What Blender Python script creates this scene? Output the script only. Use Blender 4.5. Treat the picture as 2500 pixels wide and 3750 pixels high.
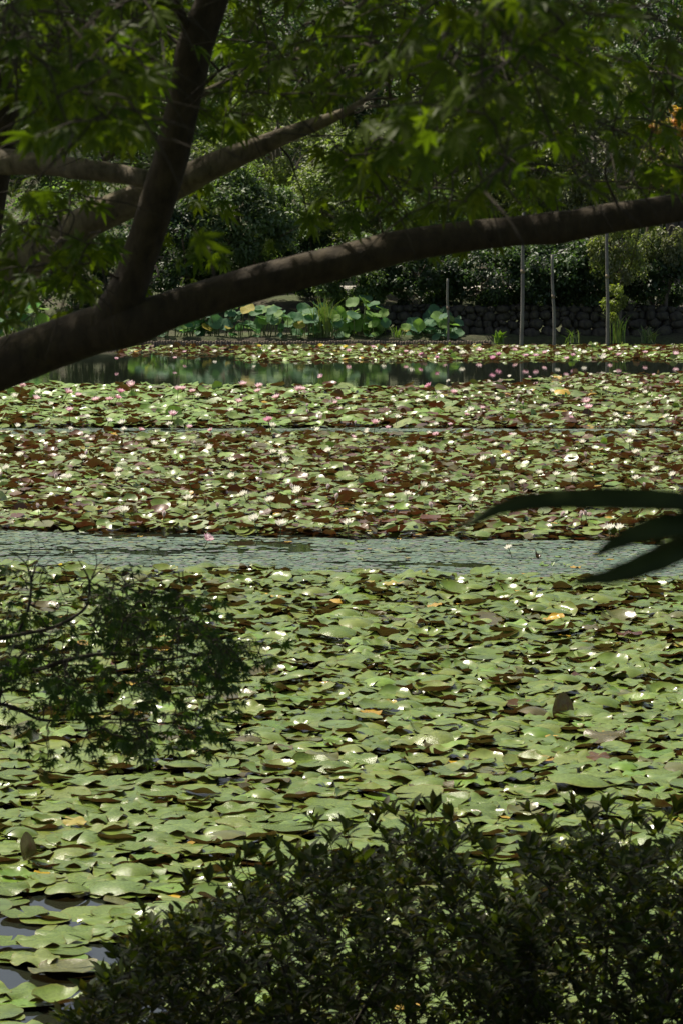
import bpy, math, random
import numpy as np
from mathutils import Matrix, Vector, noise

for o in list(bpy.data.objects):
    bpy.data.objects.remove(o)
S = bpy.context.scene
COL = S.collection
rng = np.random.default_rng(11)
random.seed(11)
R = math.radians

# ------------------------------------------------------------------ camera
CAMZ, PITCH, F = 4.0, R(6.0), 11000.0          # F: focal length in pixels of the 2500 x 3750 photograph
cam = bpy.data.cameras.new('camera')
cam.sensor_fit = 'VERTICAL'
cam.sensor_height = 36.0
cam.lens = 36.0 * F / 3750.0
cam.clip_start, cam.clip_end = 0.1, 5000
cam.dof.use_dof = True
cam.dof.focus_distance = 30.0
cam.dof.aperture_fstop = 14.0
camo = bpy.data.objects.new('camera', cam)
COL.objects.link(camo)
camo.location = (0, 0, CAMZ)
camo.rotation_euler = (R(90) - PITCH, 0, 0)
S.camera = camo

# ------------------------------------------------------------------ sky, sun, exposure
SUN_EL, SUN_AZ = R(61), R(-47)                  # azimuth from +Y, negative to the left
sun_dir = Vector((math.sin(SUN_AZ) * math.cos(SUN_EL), math.cos(SUN_AZ) * math.cos(SUN_EL), math.sin(SUN_EL)))
W = bpy.data.worlds.new('World')
S.world = W
W.use_nodes = True
nt = W.node_tree
sky = nt.nodes.new('ShaderNodeTexSky')
sky.sky_type = 'NISHITA'
sky.sun_disc = False
sky.sun_elevation = SUN_EL
sky.sun_rotation = SUN_AZ
sky.dust_density = 5.0
sky.air_density = 0.8
sky.ozone_density = 0.0
bg = nt.nodes['Background']
bg.inputs['Strength'].default_value = 0.10
nt.links.new(sky.outputs[0], bg.inputs['Color'])
sun = bpy.data.lights.new('sun', 'SUN')
sun.energy = 4.8
sun.angle = R(0.5)
sun.color = (1.0, 0.93, 0.78)
suno = bpy.data.objects.new('sun', sun)
COL.objects.link(suno)
suno.rotation_euler = sun_dir.to_track_quat('Z', 'Y').to_euler()
S.view_settings.view_transform = 'Standard'
S.view_settings.look = 'None'
S.view_settings.gamma = 1.0
S.view_settings.exposure = 0.38
S.view_settings.use_curve_mapping = False
S.cycles.max_bounces = 6
S.cycles.transmission_bounces = 3
S.cycles.transparent_max_bounces = 4

# ------------------------------------------------------------------ photo <-> world
K = 2500.0 / 1568.0
CP, SP = math.cos(PITCH), math.sin(PITCH)
def ray(px, py):
    a, b = (px * K - 1250) / F, (1875 - py * K) / F
    return np.array([a, CP + b * SP, -SP + b * CP])
def at(px, py, d):
    """point seen at (px, py) of the 1568 x 2352 view, at depth d"""
    r = ray(px, py)
    t = d / r[1]
    return np.array([0, 0, CAMZ]) + r * t
def onwater(px, py, z=0.0):
    r = ray(px, py)
    t = (z - CAMZ) / r[2]
    return np.array([0, 0, CAMZ]) + r * t
def proj(P):
    P = np.asarray(P, float)
    y, z = P[..., 1], P[..., 2] - CAMZ
    dep = y * CP - z * SP
    up = y * SP + z * CP
    return (1250 + P[..., 0] / dep * F) / K, (1875 - up / dep * F) / K, dep

# ------------------------------------------------------------------ object helpers
def tag(o, label=None, cat=None, group=None, kind=None):
    if label: o['label'] = label
    if cat: o['category'] = cat
    if group: o['group'] = group
    if kind: o['kind'] = kind
    return o
def link(name, data, parent=None, mat4=None):
    o = bpy.data.objects.new(name, data)
    COL.objects.link(o)
    if parent is not None:
        o.parent = parent
    if mat4 is not None:
        o.matrix_basis = mat4
    return o
def empty(name, loc, label=None, cat=None, group=None):
    o = link(name, None)
    o.location = loc
    o.empty_display_size = 0.1
    return tag(o, label, cat, group)
def mesh_np(name, V, T, mat, tint=None, smooth=False, rad=None):
    V = np.asarray(V, np.float32); T = np.asarray(T, np.int32)
    me = bpy.data.meshes.new(name)
    me.vertices.add(len(V)); me.vertices.foreach_set('co', V.ravel())
    me.loops.add(T.size); me.loops.foreach_set('vertex_index', T.ravel())
    me.polygons.add(len(T))
    me.polygons.foreach_set('loop_start', np.arange(0, T.size, T.shape[1], dtype=np.int32))
    me.polygons.foreach_set('loop_total', np.full(len(T), T.shape[1], np.int32))
    if smooth:
        me.polygons.foreach_set('use_smooth', np.ones(len(T), bool))
    if tint is not None:
        C = np.asarray(tint, np.float32)
        if C.ndim == 1: C = np.tile(C, (len(V), 1))
        if C.shape[1] == 3: C = np.hstack([C, np.ones((len(V), 1), np.float32)])
        if rad is not None: C[:, 3] = rad
        at_ = me.attributes.new('tint', 'FLOAT_COLOR', 'POINT')
        at_.data.foreach_set('color', C.ravel())
    me.update(calc_edges=True)
    if mat: me.materials.append(mat)
    return me
def merged(name, variants, insts, mat, smooth=False):
    """variants: list of (V, T[, rad]); insts: list of (variant, 4x4 array, rgb). One mesh of all of them."""
    Vs, Ts, Cs, off = [], [], [], 0
    for vi, var in enumerate(variants):
        sel = [i for i in insts if i[0] == vi]
        if not sel: continue
        V, T = np.asarray(var[0], float), np.asarray(var[1])
        M = np.array([i[1] for i in sel], float)
        C = np.array([i[2] for i in sel], float)
        P = np.einsum('kij,nj->kni', M[:, :3, :3], V) + M[:, None, :3, 3]
        n = len(V)
        Vs.append(P.reshape(-1, 3))
        Ts.append((T[None] + (off + np.arange(len(sel)) * n)[:, None, None]).reshape(-1, 3))
        rad = var[2] if len(var) > 2 else np.ones(n)
        CC = np.empty((len(sel), n, 4)); CC[..., :3] = C[:, None, :]; CC[..., 3] = rad[None]
        Cs.append(CC.reshape(-1, 4))
        off += n * len(sel)
    return mesh_np(name, np.vstack(Vs), np.vstack(Ts), mat, np.vstack(Cs), smooth)
def merged_np(name, variants, vi, M, C, mat, smooth=False):
    Vs, Ts, Cs, off = [], [], [], 0
    for k, var in enumerate(variants):
        sel = np.nonzero(vi == k)[0]
        if not len(sel): continue
        V, T = np.asarray(var[0], float), np.asarray(var[1]); n = len(V)
        P = np.einsum('kij,nj->kni', M[sel][:, :3, :3], V) + M[sel][:, None, :3, 3]
        Vs.append(P.reshape(-1, 3)); Ts.append((T[None] + (off + np.arange(len(sel)) * n)[:, None, None]).reshape(-1, 3))
        Cs.append(np.repeat(C[sel], n, 0)); off += n * len(sel)
    return mesh_np(name, np.vstack(Vs), np.vstack(Ts), mat, np.vstack(Cs), smooth)
def unit_rows(v): return v / (np.linalg.norm(v, axis=1)[:, None] + 1e-9)
def frames_np(loc, x, up, s):
    x = unit_rows(x); y = unit_rows(np.cross(up, x)); z = np.cross(x, y)
    M = np.zeros((len(x), 4, 4)); M[:, :3, 0] = x * s[:, None]; M[:, :3, 1] = y * s[:, None]; M[:, :3, 2] = z * s[:, None]; M[:, :3, 3] = loc; M[:, 3, 3] = 1
    return M
def frame_mat(loc, x, up, s=1.0):
    """4x4 with local +X along x, local +Z near up"""
    x = x / np.linalg.norm(x)
    y = np.cross(up, x); ny = np.linalg.norm(y)
    if ny < 1e-4:
        y = np.cross([0.3, 0.8, 0.5], x); ny = np.linalg.norm(y)
    y = y / ny
    z = np.cross(x, y)
    M = np.eye(4); M[:3, 0] = x * s; M[:3, 1] = y * s; M[:3, 2] = z * s; M[:3, 3] = loc
    return M
def euler_mat(loc, rx, ry, rz, s=(1, 1, 1)):
    M = Matrix.Translation(loc) @ Matrix.Rotation(rz, 4, 'Z') @ Matrix.Rotation(rx, 4, 'X') @ Matrix.Rotation(ry, 4, 'Y') @ Matrix.Diagonal((*s, 1))
    return np.array(M)
def catmull(P, n=6):
    P = np.asarray(P, float)
    A = np.vstack([2 * P[0] - P[1], P, 2 * P[-1] - P[-2]])
    out = []
    for i in range(1, len(A) - 2):
        p0, p1, p2, p3 = A[i - 1:i + 3]
        for t in np.linspace(0, 1, n, endpoint=False):
            out.append(0.5 * ((2 * p1) + (-p0 + p2) * t + (2 * p0 - 5 * p1 + 4 * p2 - p3) * t * t + (-p0 + 3 * p1 - 3 * p2 + p3) * t ** 3))
    out.append(P[-1])
    return np.array(out)
class Tubes:
    def __init__(s): s.V, s.T, s.n = [], [], 0
    def add(s, P, rad, sides=8, rough=0.0):
        P = np.asarray(P, float); m = len(P)
        rad = np.broadcast_to(np.asarray(rad, float), (m,))
        tn = np.gradient(P, axis=0)
        tn /= np.linalg.norm(tn, axis=1)[:, None] + 1e-9
        ref = np.array([0.13, 1, 0.21]) if abs(tn[:, 1]).mean() < 0.8 else np.array([1, 0.1, 0.2])
        u = np.cross(tn, ref); u /= np.linalg.norm(u, axis=1)[:, None]
        v = np.cross(tn, u)
        a = np.linspace(0, 2 * math.pi, sides, endpoint=False)
        rr = rad[:, None] * np.ones((m, sides))
        if rough:
            for i in range(m):
                for j in range(sides):
                    q = P[i] / max(rad[0], 1e-3)
                    rr[i, j] *= 1 + rough * noise.noise((q[0] * .35 + math.cos(a[j]) * 1.1, q[1] * .35 + math.sin(a[j]) * 1.1, q[2] * .35))
        ring = P[:, None] + rr[..., None] * (u[:, None] * np.cos(a)[None, :, None] + v[:, None] * np.sin(a)[None, :, None])
        V = np.vstack([ring.reshape(-1, 3), P[:1], P[-1:]])
        T = []
        for i in range(m - 1):
            for j in range(sides):
                k = (j + 1) % sides
                A, B, C, D = i * sides + j, i * sides + k, (i + 1) * sides + k, (i + 1) * sides + j
                T += [(A, B, C), (A, C, D)]
        for j in range(sides):
            k = (j + 1) % sides
            T += [(m * sides, k, j), (m * sides + 1, (m - 1) * sides + j, (m - 1) * sides + k)]
        s.V.append(V); s.T.append(np.array(T) + s.n); s.n += len(V)
        return s
    def build(s, name, mat, parent=None, smooth=True, tint=None):
        me = mesh_np(name, np.vstack(s.V), np.vstack(s.T), mat, tint, smooth)
        return link(name, me, parent)

# ------------------------------------------------------------------ materials
def newmat(name):
    m = bpy.data.materials.new(name); m.use_nodes = True
    n = m.node_tree.nodes; L = m.node_tree.links
    return m, n, L, n['Principled BSDF'], n['Material Output']
def noise_node(n, L, scale, detail=4, rough=0.6, coord='Object', stretch=None):
    tc = n.new('ShaderNodeTexCoord')
    t = n.new('ShaderNodeTexNoise'); t.inputs['Scale'].default_value = scale
    t.inputs['Detail'].default_value = detail; t.inputs['Roughness'].default_value = rough
    if stretch:
        mp = n.new('ShaderNodeMapping'); mp.inputs['Scale'].default_value = stretch
        L.new(tc.outputs[coord], mp.inputs[0]); L.new(mp.outputs[0], t.inputs['Vector'])
    else:
        L.new(tc.outputs[coord], t.inputs['Vector'])
    return t
def ramp(n, L, src, stops):
    r = n.new('ShaderNodeValToRGB')
    e = r.color_ramp.elements
    while len(e) < len(stops): e.new(0.5)
    for i, (p, c) in enumerate(stops):
        e[i].position = p; e[i].color = (*c, 1) if len(c) == 3 else c
    L.new(src, r.inputs[0]); return r
def mixrgb(n, L, mode, fac, a, b):
    x = n.new('ShaderNodeMix'); x.data_type = 'RGBA'; x.blend_type = mode
    if isinstance(fac, (int, float)): x.inputs[0].default_value = fac
    else: L.new(fac, x.inputs[0])
    for s_, v in ((x.inputs[6], a), (x.inputs[7], b)):
        if isinstance(v, tuple): s_.default_value = (*v, 1)
        else: L.new(v, s_)
    return x.outputs[2]
def bump(n, L, b, src, strength, dist):
    bp = n.new('ShaderNodeBump'); bp.inputs['Strength'].default_value = strength; bp.inputs['Distance'].default_value = dist
    L.new(src, bp.inputs['Height']); L.new(bp.outputs[0], b.inputs['Normal']); return bp

def leaf_material(name, rough=0.4, transl=0.3, nscale=8.0, under=None, spec=0.5, tmul=(1.3, 1.5, 0.5), bumpy=0.0, vary=0.5):
    """two-sided leaf: colour from the mesh's own tint, an underside colour of its own, light let through"""
    m, n, L, b, out = newmat(name)
    a = n.new('ShaderNodeAttribute'); a.attribute_name = 'tint'
    t = noise_node(n, L, nscale, 3)
    r = ramp(n, L, t.outputs['Fac'], [(0.25, (1 - vary,) * 3), (0.75, (1 + vary,) * 3)])
    top = mixrgb(n, L, 'MULTIPLY', 1.0, a.outputs['Color'], r.outputs[0])
    if under:    # pale heart where the stalk joins, thin brownish rim
        top = mixrgb(n, L, 'MULTIPLY', 1.0, top, ramp(n, L, a.outputs['Alpha'], [(0.0, (1.4, 1.3, 1.2)), (0.22, (1, 1, 1)), (0.9, (1, 1, 1)), (1.0, (1.05, .82, .7))]).outputs[0])
    if under:
        g = n.new('ShaderNodeNewGeometry')
        r2 = ramp(n, L, noise_node(n, L, nscale * .35, 2).outputs['Fac'], [(0.35, under[0]), (0.68, under[1])])
        colr = mixrgb(n, L, 'MIX', g.outputs['Backfacing'], top, r2.outputs[0])
    else:
        colr = top
    L.new(colr, b.inputs['Base Color'])
    b.inputs['Roughness'].default_value = rough
    b.inputs['Specular IOR Level'].default_value = spec
    if bumpy:
        bump(n, L, b, noise_node(n, L, nscale * 2.2, 3).outputs['Fac'], 0.5, bumpy)
    if transl:
        tr = n.new('ShaderNodeBsdfTranslucent')
        tc = mixrgb(n, L, 'MULTIPLY', 1.0, top, tmul)
        if under: tc = mixrgb(n, L, 'MIX', g.outputs['Backfacing'], tc, mixrgb(n, L, 'MULTIPLY', 1.0, r2.outputs[0], (1.25, 1.1, .9)))
        L.new(tc, tr.inputs[0])
        mx = n.new('ShaderNodeMixShader'); mx.inputs[0].default_value = transl
        L.new(b.outputs[0], mx.inputs[1]); L.new(tr.outputs[0], mx.inputs[2]); L.new(mx.outputs[0], out.inputs[0])
    return m
M_PAD = leaf_material('lily_pad_leaf', 0.33, 0.2, 9.0, under=((0.085, 0.028, 0.012), (0.085, 0.07, 0.02)), spec=0.5, bumpy=0.006, vary=0.34)
M_PADNEAR = leaf_material('near_lily_pad_leaf', 0.23, 0.2, 9.0, under=((0.06, 0.032, 0.012), (0.075, 0.07, 0.02)), spec=0.4, bumpy=0.006, vary=0.3)
M_MAPLE = leaf_material('maple_leaf', 0.5, 0.5, 30.0, vary=0.3, spec=0.15, tmul=(1.75, 1.9, .36))
M_SHRUB = leaf_material('shrub_leaf', 0.5, 0.4, 30.0, vary=0.3, spec=0.15, tmul=(1.7, 1.7, .5))
M_FAR = leaf_material('tree_leaf', 0.48, 0.46, 1.3, vary=0.35, spec=0.5)
M_LOTUS = leaf_material('lotus_leaf', 0.6, 0.42, 5.0, vary=0.2, spec=0.2, tmul=(1.5, 1.7, .9))
M_FILM = leaf_material('duckweed', 0.7, 0.0, 2.0, vary=0.3, spec=0.2)
M_PETAL = leaf_material('petal', 0.5, 0.45, 20.0, vary=0.05, tmul=(1, 1, 1))
M_REED = leaf_material('reed_blade', 0.45, 0.3, 4.0, vary=0.3)

def bark_material(name, c0, c1, scale, bs=0.012):
    m, n, L, b, out = newmat(name)
    t = noise_node(n, L, scale, 6, 0.65, stretch=(1, 1, .45))
    r = ramp(n, L, t.outputs['Fac'], [(0.3, c0), (0.7, c1)])
    t2 = noise_node(n, L, scale * .2, 3)
    r2 = ramp(n, L, t2.outputs['Fac'], [(0.45, (1, 1, 1)), (0.62, (1.25, 1.3, 1.1))])
    L.new(mixrgb(n, L, 'MULTIPLY', 1.0, r.outputs[0], r2.outputs[0]), b.inputs['Base Color'])
    b.inputs['Roughness'].default_value = 0.9
    bump(n, L, b, t.outputs['Fac'], 0.8, bs)
    return m
M_BARK = bark_material('maple_bark', (0.022, 0.015, 0.008), (0.065, 0.046, 0.026), 30)
M_BARK_SUNLIT = bark_material('sunlit_maple_bark', (0.055, 0.045, 0.03), (0.21, 0.17, 0.12), 30)  # lighter copy of the maple bark, with sunlight painted into its colour
M_TWIG = bark_material('twig_bark', (0.022, 0.017, 0.012), (0.06, 0.046, 0.032), 40, 0.002)
M_FARBARK = bark_material('far_bark', (0.06, 0.05, 0.04), (0.2, 0.17, 0.14), 6)
M_POST = bark_material('grey_post', (0.10, 0.095, 0.09), (0.22, 0.21, 0.19), 5, 0.01)
M_STAKE = bark_material('stake_wood', (0.10, 0.075, 0.055), (0.24, 0.19, 0.14), 8, 0.01)
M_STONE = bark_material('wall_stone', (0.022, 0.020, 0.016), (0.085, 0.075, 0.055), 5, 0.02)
M_STEM = bark_material('green_stem', (0.05, 0.08, 0.02), (0.09, 0.12, 0.04), 12, 0.001)

def simple(name, c, rough=0.7):
    m, n, L, b, out = newmat(name)
    r = ramp(n, L, noise_node(n, L, 12, 3).outputs['Fac'], [(0.3, tuple(x * .75 for x in c)), (0.7, tuple(min(1, x * 1.2) for x in c))])
    L.new(r.outputs[0], b.inputs['Base Color']); b.inputs['Roughness'].default_value = rough
    return m
M_STAMEN = simple('stamen', (0.75, 0.45, 0.04))
M_PATH = simple('path_gravel', (0.42, 0.39, 0.34), 0.95)

# water
M_WATER, n, L, b, out = newmat('pond_water')
b.inputs['Base Color'].default_value = (0.012, 0.016, 0.010, 1)
b.inputs['Roughness'].default_value = 0.03
b.inputs['IOR'].default_value = 1.33
t = noise_node(n, L, 1.6, 3, 0.5, stretch=(0.55, 2.6, 1))
bump(n, L, b, t.outputs['Fac'], 0.022, 0.05)
# ground
M_GROUND, n, L, b, out = newmat('bank_ground')
t = noise_node(n, L, 0.8, 6, 0.6); t2 = noise_node(n, L, 9, 5, 0.7)
r = ramp(n, L, t.outputs['Fac'], [(0.35, (0.05, 0.04, 0.025)), (0.6, (0.05, 0.065, 0.02))])
r2 = ramp(n, L, t2.outputs['Fac'], [(0.3, (0.6, 0.6, 0.6)), (0.7, (1.4, 1.4, 1.3))])
L.new(mixrgb(n, L, 'MULTIPLY', 1.0, r.outputs[0], r2.outputs[0]), b.inputs['Base Color'])
b.inputs['Roughness'].default_value = 0.95
bump(n, L, b, t2.outputs['Fac'], 0.7, 0.06)

# ------------------------------------------------------------------ the setting: ground, water, path
NEAR, FAR = 12.6, 80.6
def sstep(a, b_, x):
    t_ = np.clip((x - a) / (b_ - a), 0, 1); return t_ * t_ * (3 - 2 * t_)
def ground_z(x, y):
    x = np.asarray(x, float); y = np.asarray(y, float)
    near = 2.4 - 3.4 * np.clip((y - 3.8) / (NEAR + 1.5 - 3.8), 0, 1) ** 1.15
    near = np.where(y < 3.8, 2.4, near)
    yo = y; y = y - 1.25 * sstep(3.9, 4.5, x)
    far = np.where(y < FAR + .4, -0.9 + 1.15 * sstep(FAR - .6, FAR + .35, y), 0.25 + 0.85 * sstep(FAR + 2, FAR + 9, y) + 9.0 * sstep(FAR + 12, FAR + 60, y))
    y = yo
    z = np.where(y < 40, np.maximum(near, -0.9), far)
    side = 2.0 * sstep(45, 60, abs(x))
    z = np.where((y > 5) & (y < FAR), np.maximum(z, -0.9 + side * 1.4), z)
    return z
xs = np.concatenate([[-2500, -900, -300, -120], np.arange(-70, -14, 4), np.arange(-14, 14.1, .7), np.arange(18, 71, 4), [120, 300, 900, 2500]])
ys = np.concatenate([[-2500, -600, -150, -40, -10], np.arange(-4, 16, .5), np.arange(18, 78, 4), np.arange(78, 92, .4), np.arange(93, 146, 3), [170, 260, 500, 1000, 2500]])
X, Y = np.meshgrid(xs, ys)
Z = ground_z(X, Y)
for i in range(len(ys)):
    for j in range(len(xs)):
        if Z[i, j] > 0.05:
            Z[i, j] += 0.10 * noise.noise((xs[j] * .9, ys[i] * .9, 0)) + 0.04 * noise.noise((xs[j] * 3, ys[i] * 3, 4))
nx, ny = len(xs), len(ys)
idx = np.arange(nx * ny).reshape(ny, nx)
Q = np.stack([idx[:-1, :-1], idx[:-1, 1:], idx[1:, 1:], idx[1:, :-1]], -1).reshape(-1, 4)
g = link('ground', mesh_np('ground', np.stack([X, Y, Z], -1).reshape(-1, 3), Q, M_GROUND, smooth=True))
tag(g, kind='structure')
wv = [(-75, 5, 0), (75, 5, 0), (75, FAR + 4, 0), (-75, FAR + 4, 0)]
w = link('water', mesh_np('water', wv, [(0, 1, 2, 3)], M_WATER)); tag(w, kind='structure')
# pale path on the far bank
pz = []
for i, x in enumerate(np.linspace(-14, 16, 40)):
    y0 = 90.2 + .25 * math.sin(x * .7)
    pz += [(x, y0, 1.22 + .012 * math.sin(x * 3)), (x, y0 + 2.4, 1.26)]
PT = [(2 * i, 2 * i + 2, 2 * i + 3, 2 * i + 1) for i in range(39)]
tag(link('path', mesh_np('path', pz, PT, M_PATH, smooth=True)), kind='structure')

# ------------------------------------------------------------------ leaf shapes
def maple_shape(full=True, seed=0):
    rs = random.Random(seed)
    lobes = [(0, 1.0), (36, .93), (-36, .93), (76, .72), (-76, .72), (124, .36), (-124, .36)]
    if not full: lobes = lobes[:5]
    V, T = [(0, 0, 0)], []
    order = sorted(lobes)
    angs = [a for a, _ in order]
    for i, (a, l) in enumerate(order):
        a_ = R(a + rs.uniform(-4, 4)); l_ = l * rs.uniform(.92, 1.06) * .55
        d = np.array([math.cos(a_), math.sin(a_)]); p = np.array([-d[1], d[0]])
        hw = .066 * (l / 1.0) ** .5 if full else .1
        droop = -.14 * l_ * rs.uniform(.3, 1.6)
        mid = d * l_ * .5; tip = d * l_
        s1 = d * l_ * .2
        b0 = len(V)
        if full:
            q = rs.uniform(.01, .035)
            V += [tuple(s1 - p * hw * .75) + (q,), tuple(mid - p * hw) + (q + droop * .4,), tuple(tip) + (droop * 1.6,), tuple(mid + p * hw) + (q + droop * .4,), tuple(s1 + p * hw * .75) + (q,), tuple(mid) + (droop * .4,)]
            T += [(0, b0, b0 + 5), (b0, b0 + 1, b0 + 5), (b0 + 1, b0 + 2, b0 + 5), (b0 + 5, b0 + 2, b0 + 3), (b0 + 5, b0 + 3, b0 + 4), (b0 + 5, b0 + 4, 0)]
        else:
            V += [tuple(d * l_ * .42 - p * hw) + (droop * .3,), tuple(tip) + (droop,), tuple(d * l_ * .42 + p * hw) + (droop * .3,)]
            T += [(0, b0, b0 + 1), (0, b0 + 1, b0 + 2)]
    V = np.array(V, float); V[:, 0] += .12
    V = np.vstack([V, [(0.12, .006, 0), (0.12, -.006, 0), (-.28, 0, -.03)]])   # leaf stalk
    k = len(V); T.append((k - 3, k - 1, k - 2))
    return V, np.array(T)
MAPLE = [maple_shape(True, s) for s in range(6)]
MAPLE_LO = [maple_shape(False, s) for s in range(3)]
def oval_shape(w=.2, fold=.06, droop=.08):
    V = [(0, 0, 0), (.3, -w * .8, fold), (.62, -w, fold - droop * .3), (1, 0, -droop), (.62, w, fold - droop * .3), (.3, w * .8, fold), (.32, 0, 0), (.65, 0, -droop * .3)]
    T = [(0, 1, 6), (1, 2, 7), (1, 7, 6), (2, 3, 7), (7, 3, 4), (7, 4, 5), (7, 5, 6), (6, 5, 0)]
    return np.array(V), np.array(T)
OVAL = [oval_shape(.17, .05, .1), oval_shape(.2, .08, .02), oval_shape(.15, .03, .2)]
CARD = [(np.array([(0, 0, 0), (.5, -.24, .07), (1, 0, -.05), (.5, .24, .07)]), np.array([(0, 1, 2), (0, 2, 3)])),
        (np.array([(0, 0, 0), (.45, -.3, .02), (1, 0, -.12), (.45, .3, .1)]), np.array([(0, 1, 2), (0, 2, 3)]))]

def unit(v): return v / (np.linalg.norm(v) + 1e-9)
class Plant:
    """woody skeleton that new twigs join at the nearest point, with leaves at the twig ends"""
    def __init__(s, nodes, rad): s.N = [np.asarray(p, float) for p in nodes]; s.r = list(rad); s.tw = Tubes(); s.leaves = []; s.test = None
    def reach(s, P, r0=.004, r1=.0015, sides=5, bend=.12, pull=0.0):
        A = np.array(s.N); d = np.linalg.norm(A - P + np.array([0, 0, pull]), axis=1); k = int(d.argmin())
        a = A[k]; L_ = np.linalg.norm(P - a)
        if L_ < .02: return P
        mid1 = a + (P - a) * .35 + rng.normal(0, bend * L_ * .5, 3) + np.array([0, 0, .12 * L_])
        mid2 = a + (P - a) * .7 + rng.normal(0, bend * L_ * .4, 3) + np.array([0, 0, .1 * L_])
        C = catmull([a, mid1, mid2, P], 4)
        if s.test and sum(s.test(*q) for q in zip(*proj(C[4:]))) > 1: return None
        rr = np.linspace(min(r0 * (.8 + .9 * L_), max(s.r[k], .002)), r1, len(C))
        s.tw.add(C, rr, sides)
        for q, rq in list(zip(C, rr))[2:]:
            s.N.append(q); s.r.append(rq)
        return unit(P - mid2)

def split_leaves(parent, variants, mats, leaves, nmax=300, name='leaf', stuff='foliage', bigfirst=True, lim=None):
    """the nmax leaves that show largest become objects, the rest one part"""
    if bigfirst:
        P = np.array([l[1][:3, 3] for l in leaves])
        px, py, dep = proj(P)
        sc = np.array([np.linalg.norm(l[1][:3, 0]) for l in leaves]) / dep
        # how far a leaf is from being hidden by the others is not known; size, in frame, nearest first
        ok = (px > 5) & (px < 1560) & (py > 5) & (py < 2345)
        order = np.argsort(-(sc * ok))
        top = set(int(i) for i in order[:nmax] if ok[i])
    else:
        top = set()
    cache = {}
    inv = parent.matrix_basis.inverted()
    for i in top:
        v, M_, c = leaves[i]
        key = (v, tuple(np.round(np.array(c) * 60)))
        if key not in cache:
            cache[key] = mesh_np(name, variants[v][0], variants[v][1], mats, c)
        o = link(name, cache[key], parent, inv @ Matrix(M_.tolist()))
    rest = [l for i, l in enumerate(leaves) if i not in top]
    if rest:
        o = link(stuff, merged(stuff, variants, rest, mats), parent, inv)
        o['kind'] = 'stuff'

def tube_part(name, pts, mat, parent, sides=16, rough=.2, sub=9):
    P = catmull([p[:3] for p in pts], sub)
    rr = catmull([(p[3], 0, 0) for p in pts], sub)[:, 0]
    o = Tubes().add(P, rr, sides, rough).build(name, mat, parent)
    o.matrix_basis = parent.matrix_basis.inverted()
    return P, rr
def dpt(px, py, d, rpx):
    p = at(px, py, d); return (*p, rpx * K * d / F)

# quantised greens so that leaf meshes can be shared
def pick(cols): return cols[int(rng.integers(len(cols)))]
MAPLE_COLS = [(.05, .085, .012), (.065, .10, .014), (.08, .115, .016), (.06, .08, .014), (.085, .12, .016)]

# ------------------------------------------------------------------ foreground maple with the long leaning limb
def base_on_ground(x, y, dz=-.08): return (x, y, float(ground_z(x, y)) + dz)
tA = empty('maple_tree', base_on_ground(-2.35, 8.3, 0), 'maple tree whose thick dark limb slants across the photo and forks upward', 'tree')
limbA = [(*base_on_ground(-2.35, 8.3, -.2), .17), (-2.3, 8.3, 2.0, .14), (-2.0, 8.25, 2.85, .115), dpt(-250, 925, 8.2, 64),
         dpt(0, 838, 8.1, 57), dpt(110, 797, 8.1, 56), dpt(220, 757, 8.05, 59), dpt(300, 744, 8.0, 55), dpt(400, 708, 8.0, 46), dpt(500, 676, 8.0, 43), dpt(600, 646, 8.0, 42), dpt(700, 620, 8.0, 41),
         dpt(800, 596, 8.0, 40), dpt(900, 572, 8.0, 38), dpt(1000, 555, 8.0, 36), dpt(1100, 541, 8.0, 35), dpt(1200, 530, 8.0, 35), dpt(1270, 524, 8.0, 40),
         dpt(1320, 516, 8.0, 38), dpt(1400, 500, 8.0, 37), dpt(1568, 474, 8.0, 34), dpt(1800, 420, 8.1, 30), dpt(2200, 250, 8.2, 24), dpt(2600, 0, 8.4, 14)]
PA, rA = tube_part('limb', limbA, M_BARK, tA)
fork = [dpt(262, 750, 8.03, 62), dpt(282, 695, 8.0, 52), dpt(305, 640, 7.98, 43), dpt(335, 545, 7.95, 40), dpt(365, 450, 7.92, 41), dpt(392, 370, 7.9, 41), dpt(412, 285, 7.88, 41), dpt(432, 190, 7.86, 41), dpt(450, 100, 7.84, 39),
        dpt(490, 0, 7.8, 33), dpt(560, -180, 7.75, 30), dpt(600, -450, 7.7, 26), dpt(560, -900, 7.8, 18)]
PF, rF = tube_part('limb', fork, M_BARK, tA)
side = [dpt(448, 95, 7.84, 16), dpt(425, 55, 7.8, 13), dpt(404, 0, 7.75, 11), dpt(370, -120, 7.7, 9), dpt(300, -260, 7.6, 6)]
PS, rS = tube_part('limb', side, M_BARK, tA, 8)

tB = empty('maple_tree', base_on_ground(-1.75, 9.6, 0), 'second maple behind the first, with a level branch meeting a rising one', 'tree')
trunkB = [(*base_on_ground(-1.5, 9.6, -.2), .2), (-1.38, 9.55, 2.0, .13), (-1.32, 9.5, 2.8, .11), dpt(-95, 700, 9.4, 80), dpt(-60, 520, 9.4, 66), dpt(-38, 400, 9.4, 62), dpt(-18, 320, 9.4, 56), dpt(-12, 260, 9.4, 58), dpt(-25, 190, 9.4, 50), dpt(-70, 60, 9.4, 40), dpt(-140, -250, 9.4, 34), dpt(-100, -800, 9.4, 22)]
PB, rB = tube_part('trunk', trunkB, M_BARK, tB)
brD = [dpt(-40, 362, 9.4, 34), dpt(0, 370, 9.2, 28), dpt(100, 378, 9.1, 25), dpt(200, 390, 9.0, 24), dpt(280, 402, 8.98, 23), dpt(345, 412, 8.95, 22), dpt(400, 412, 9.15, 12)]
PD, rD = tube_part('limb', brD, M_BARK_SUNLIT, tB)
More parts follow.
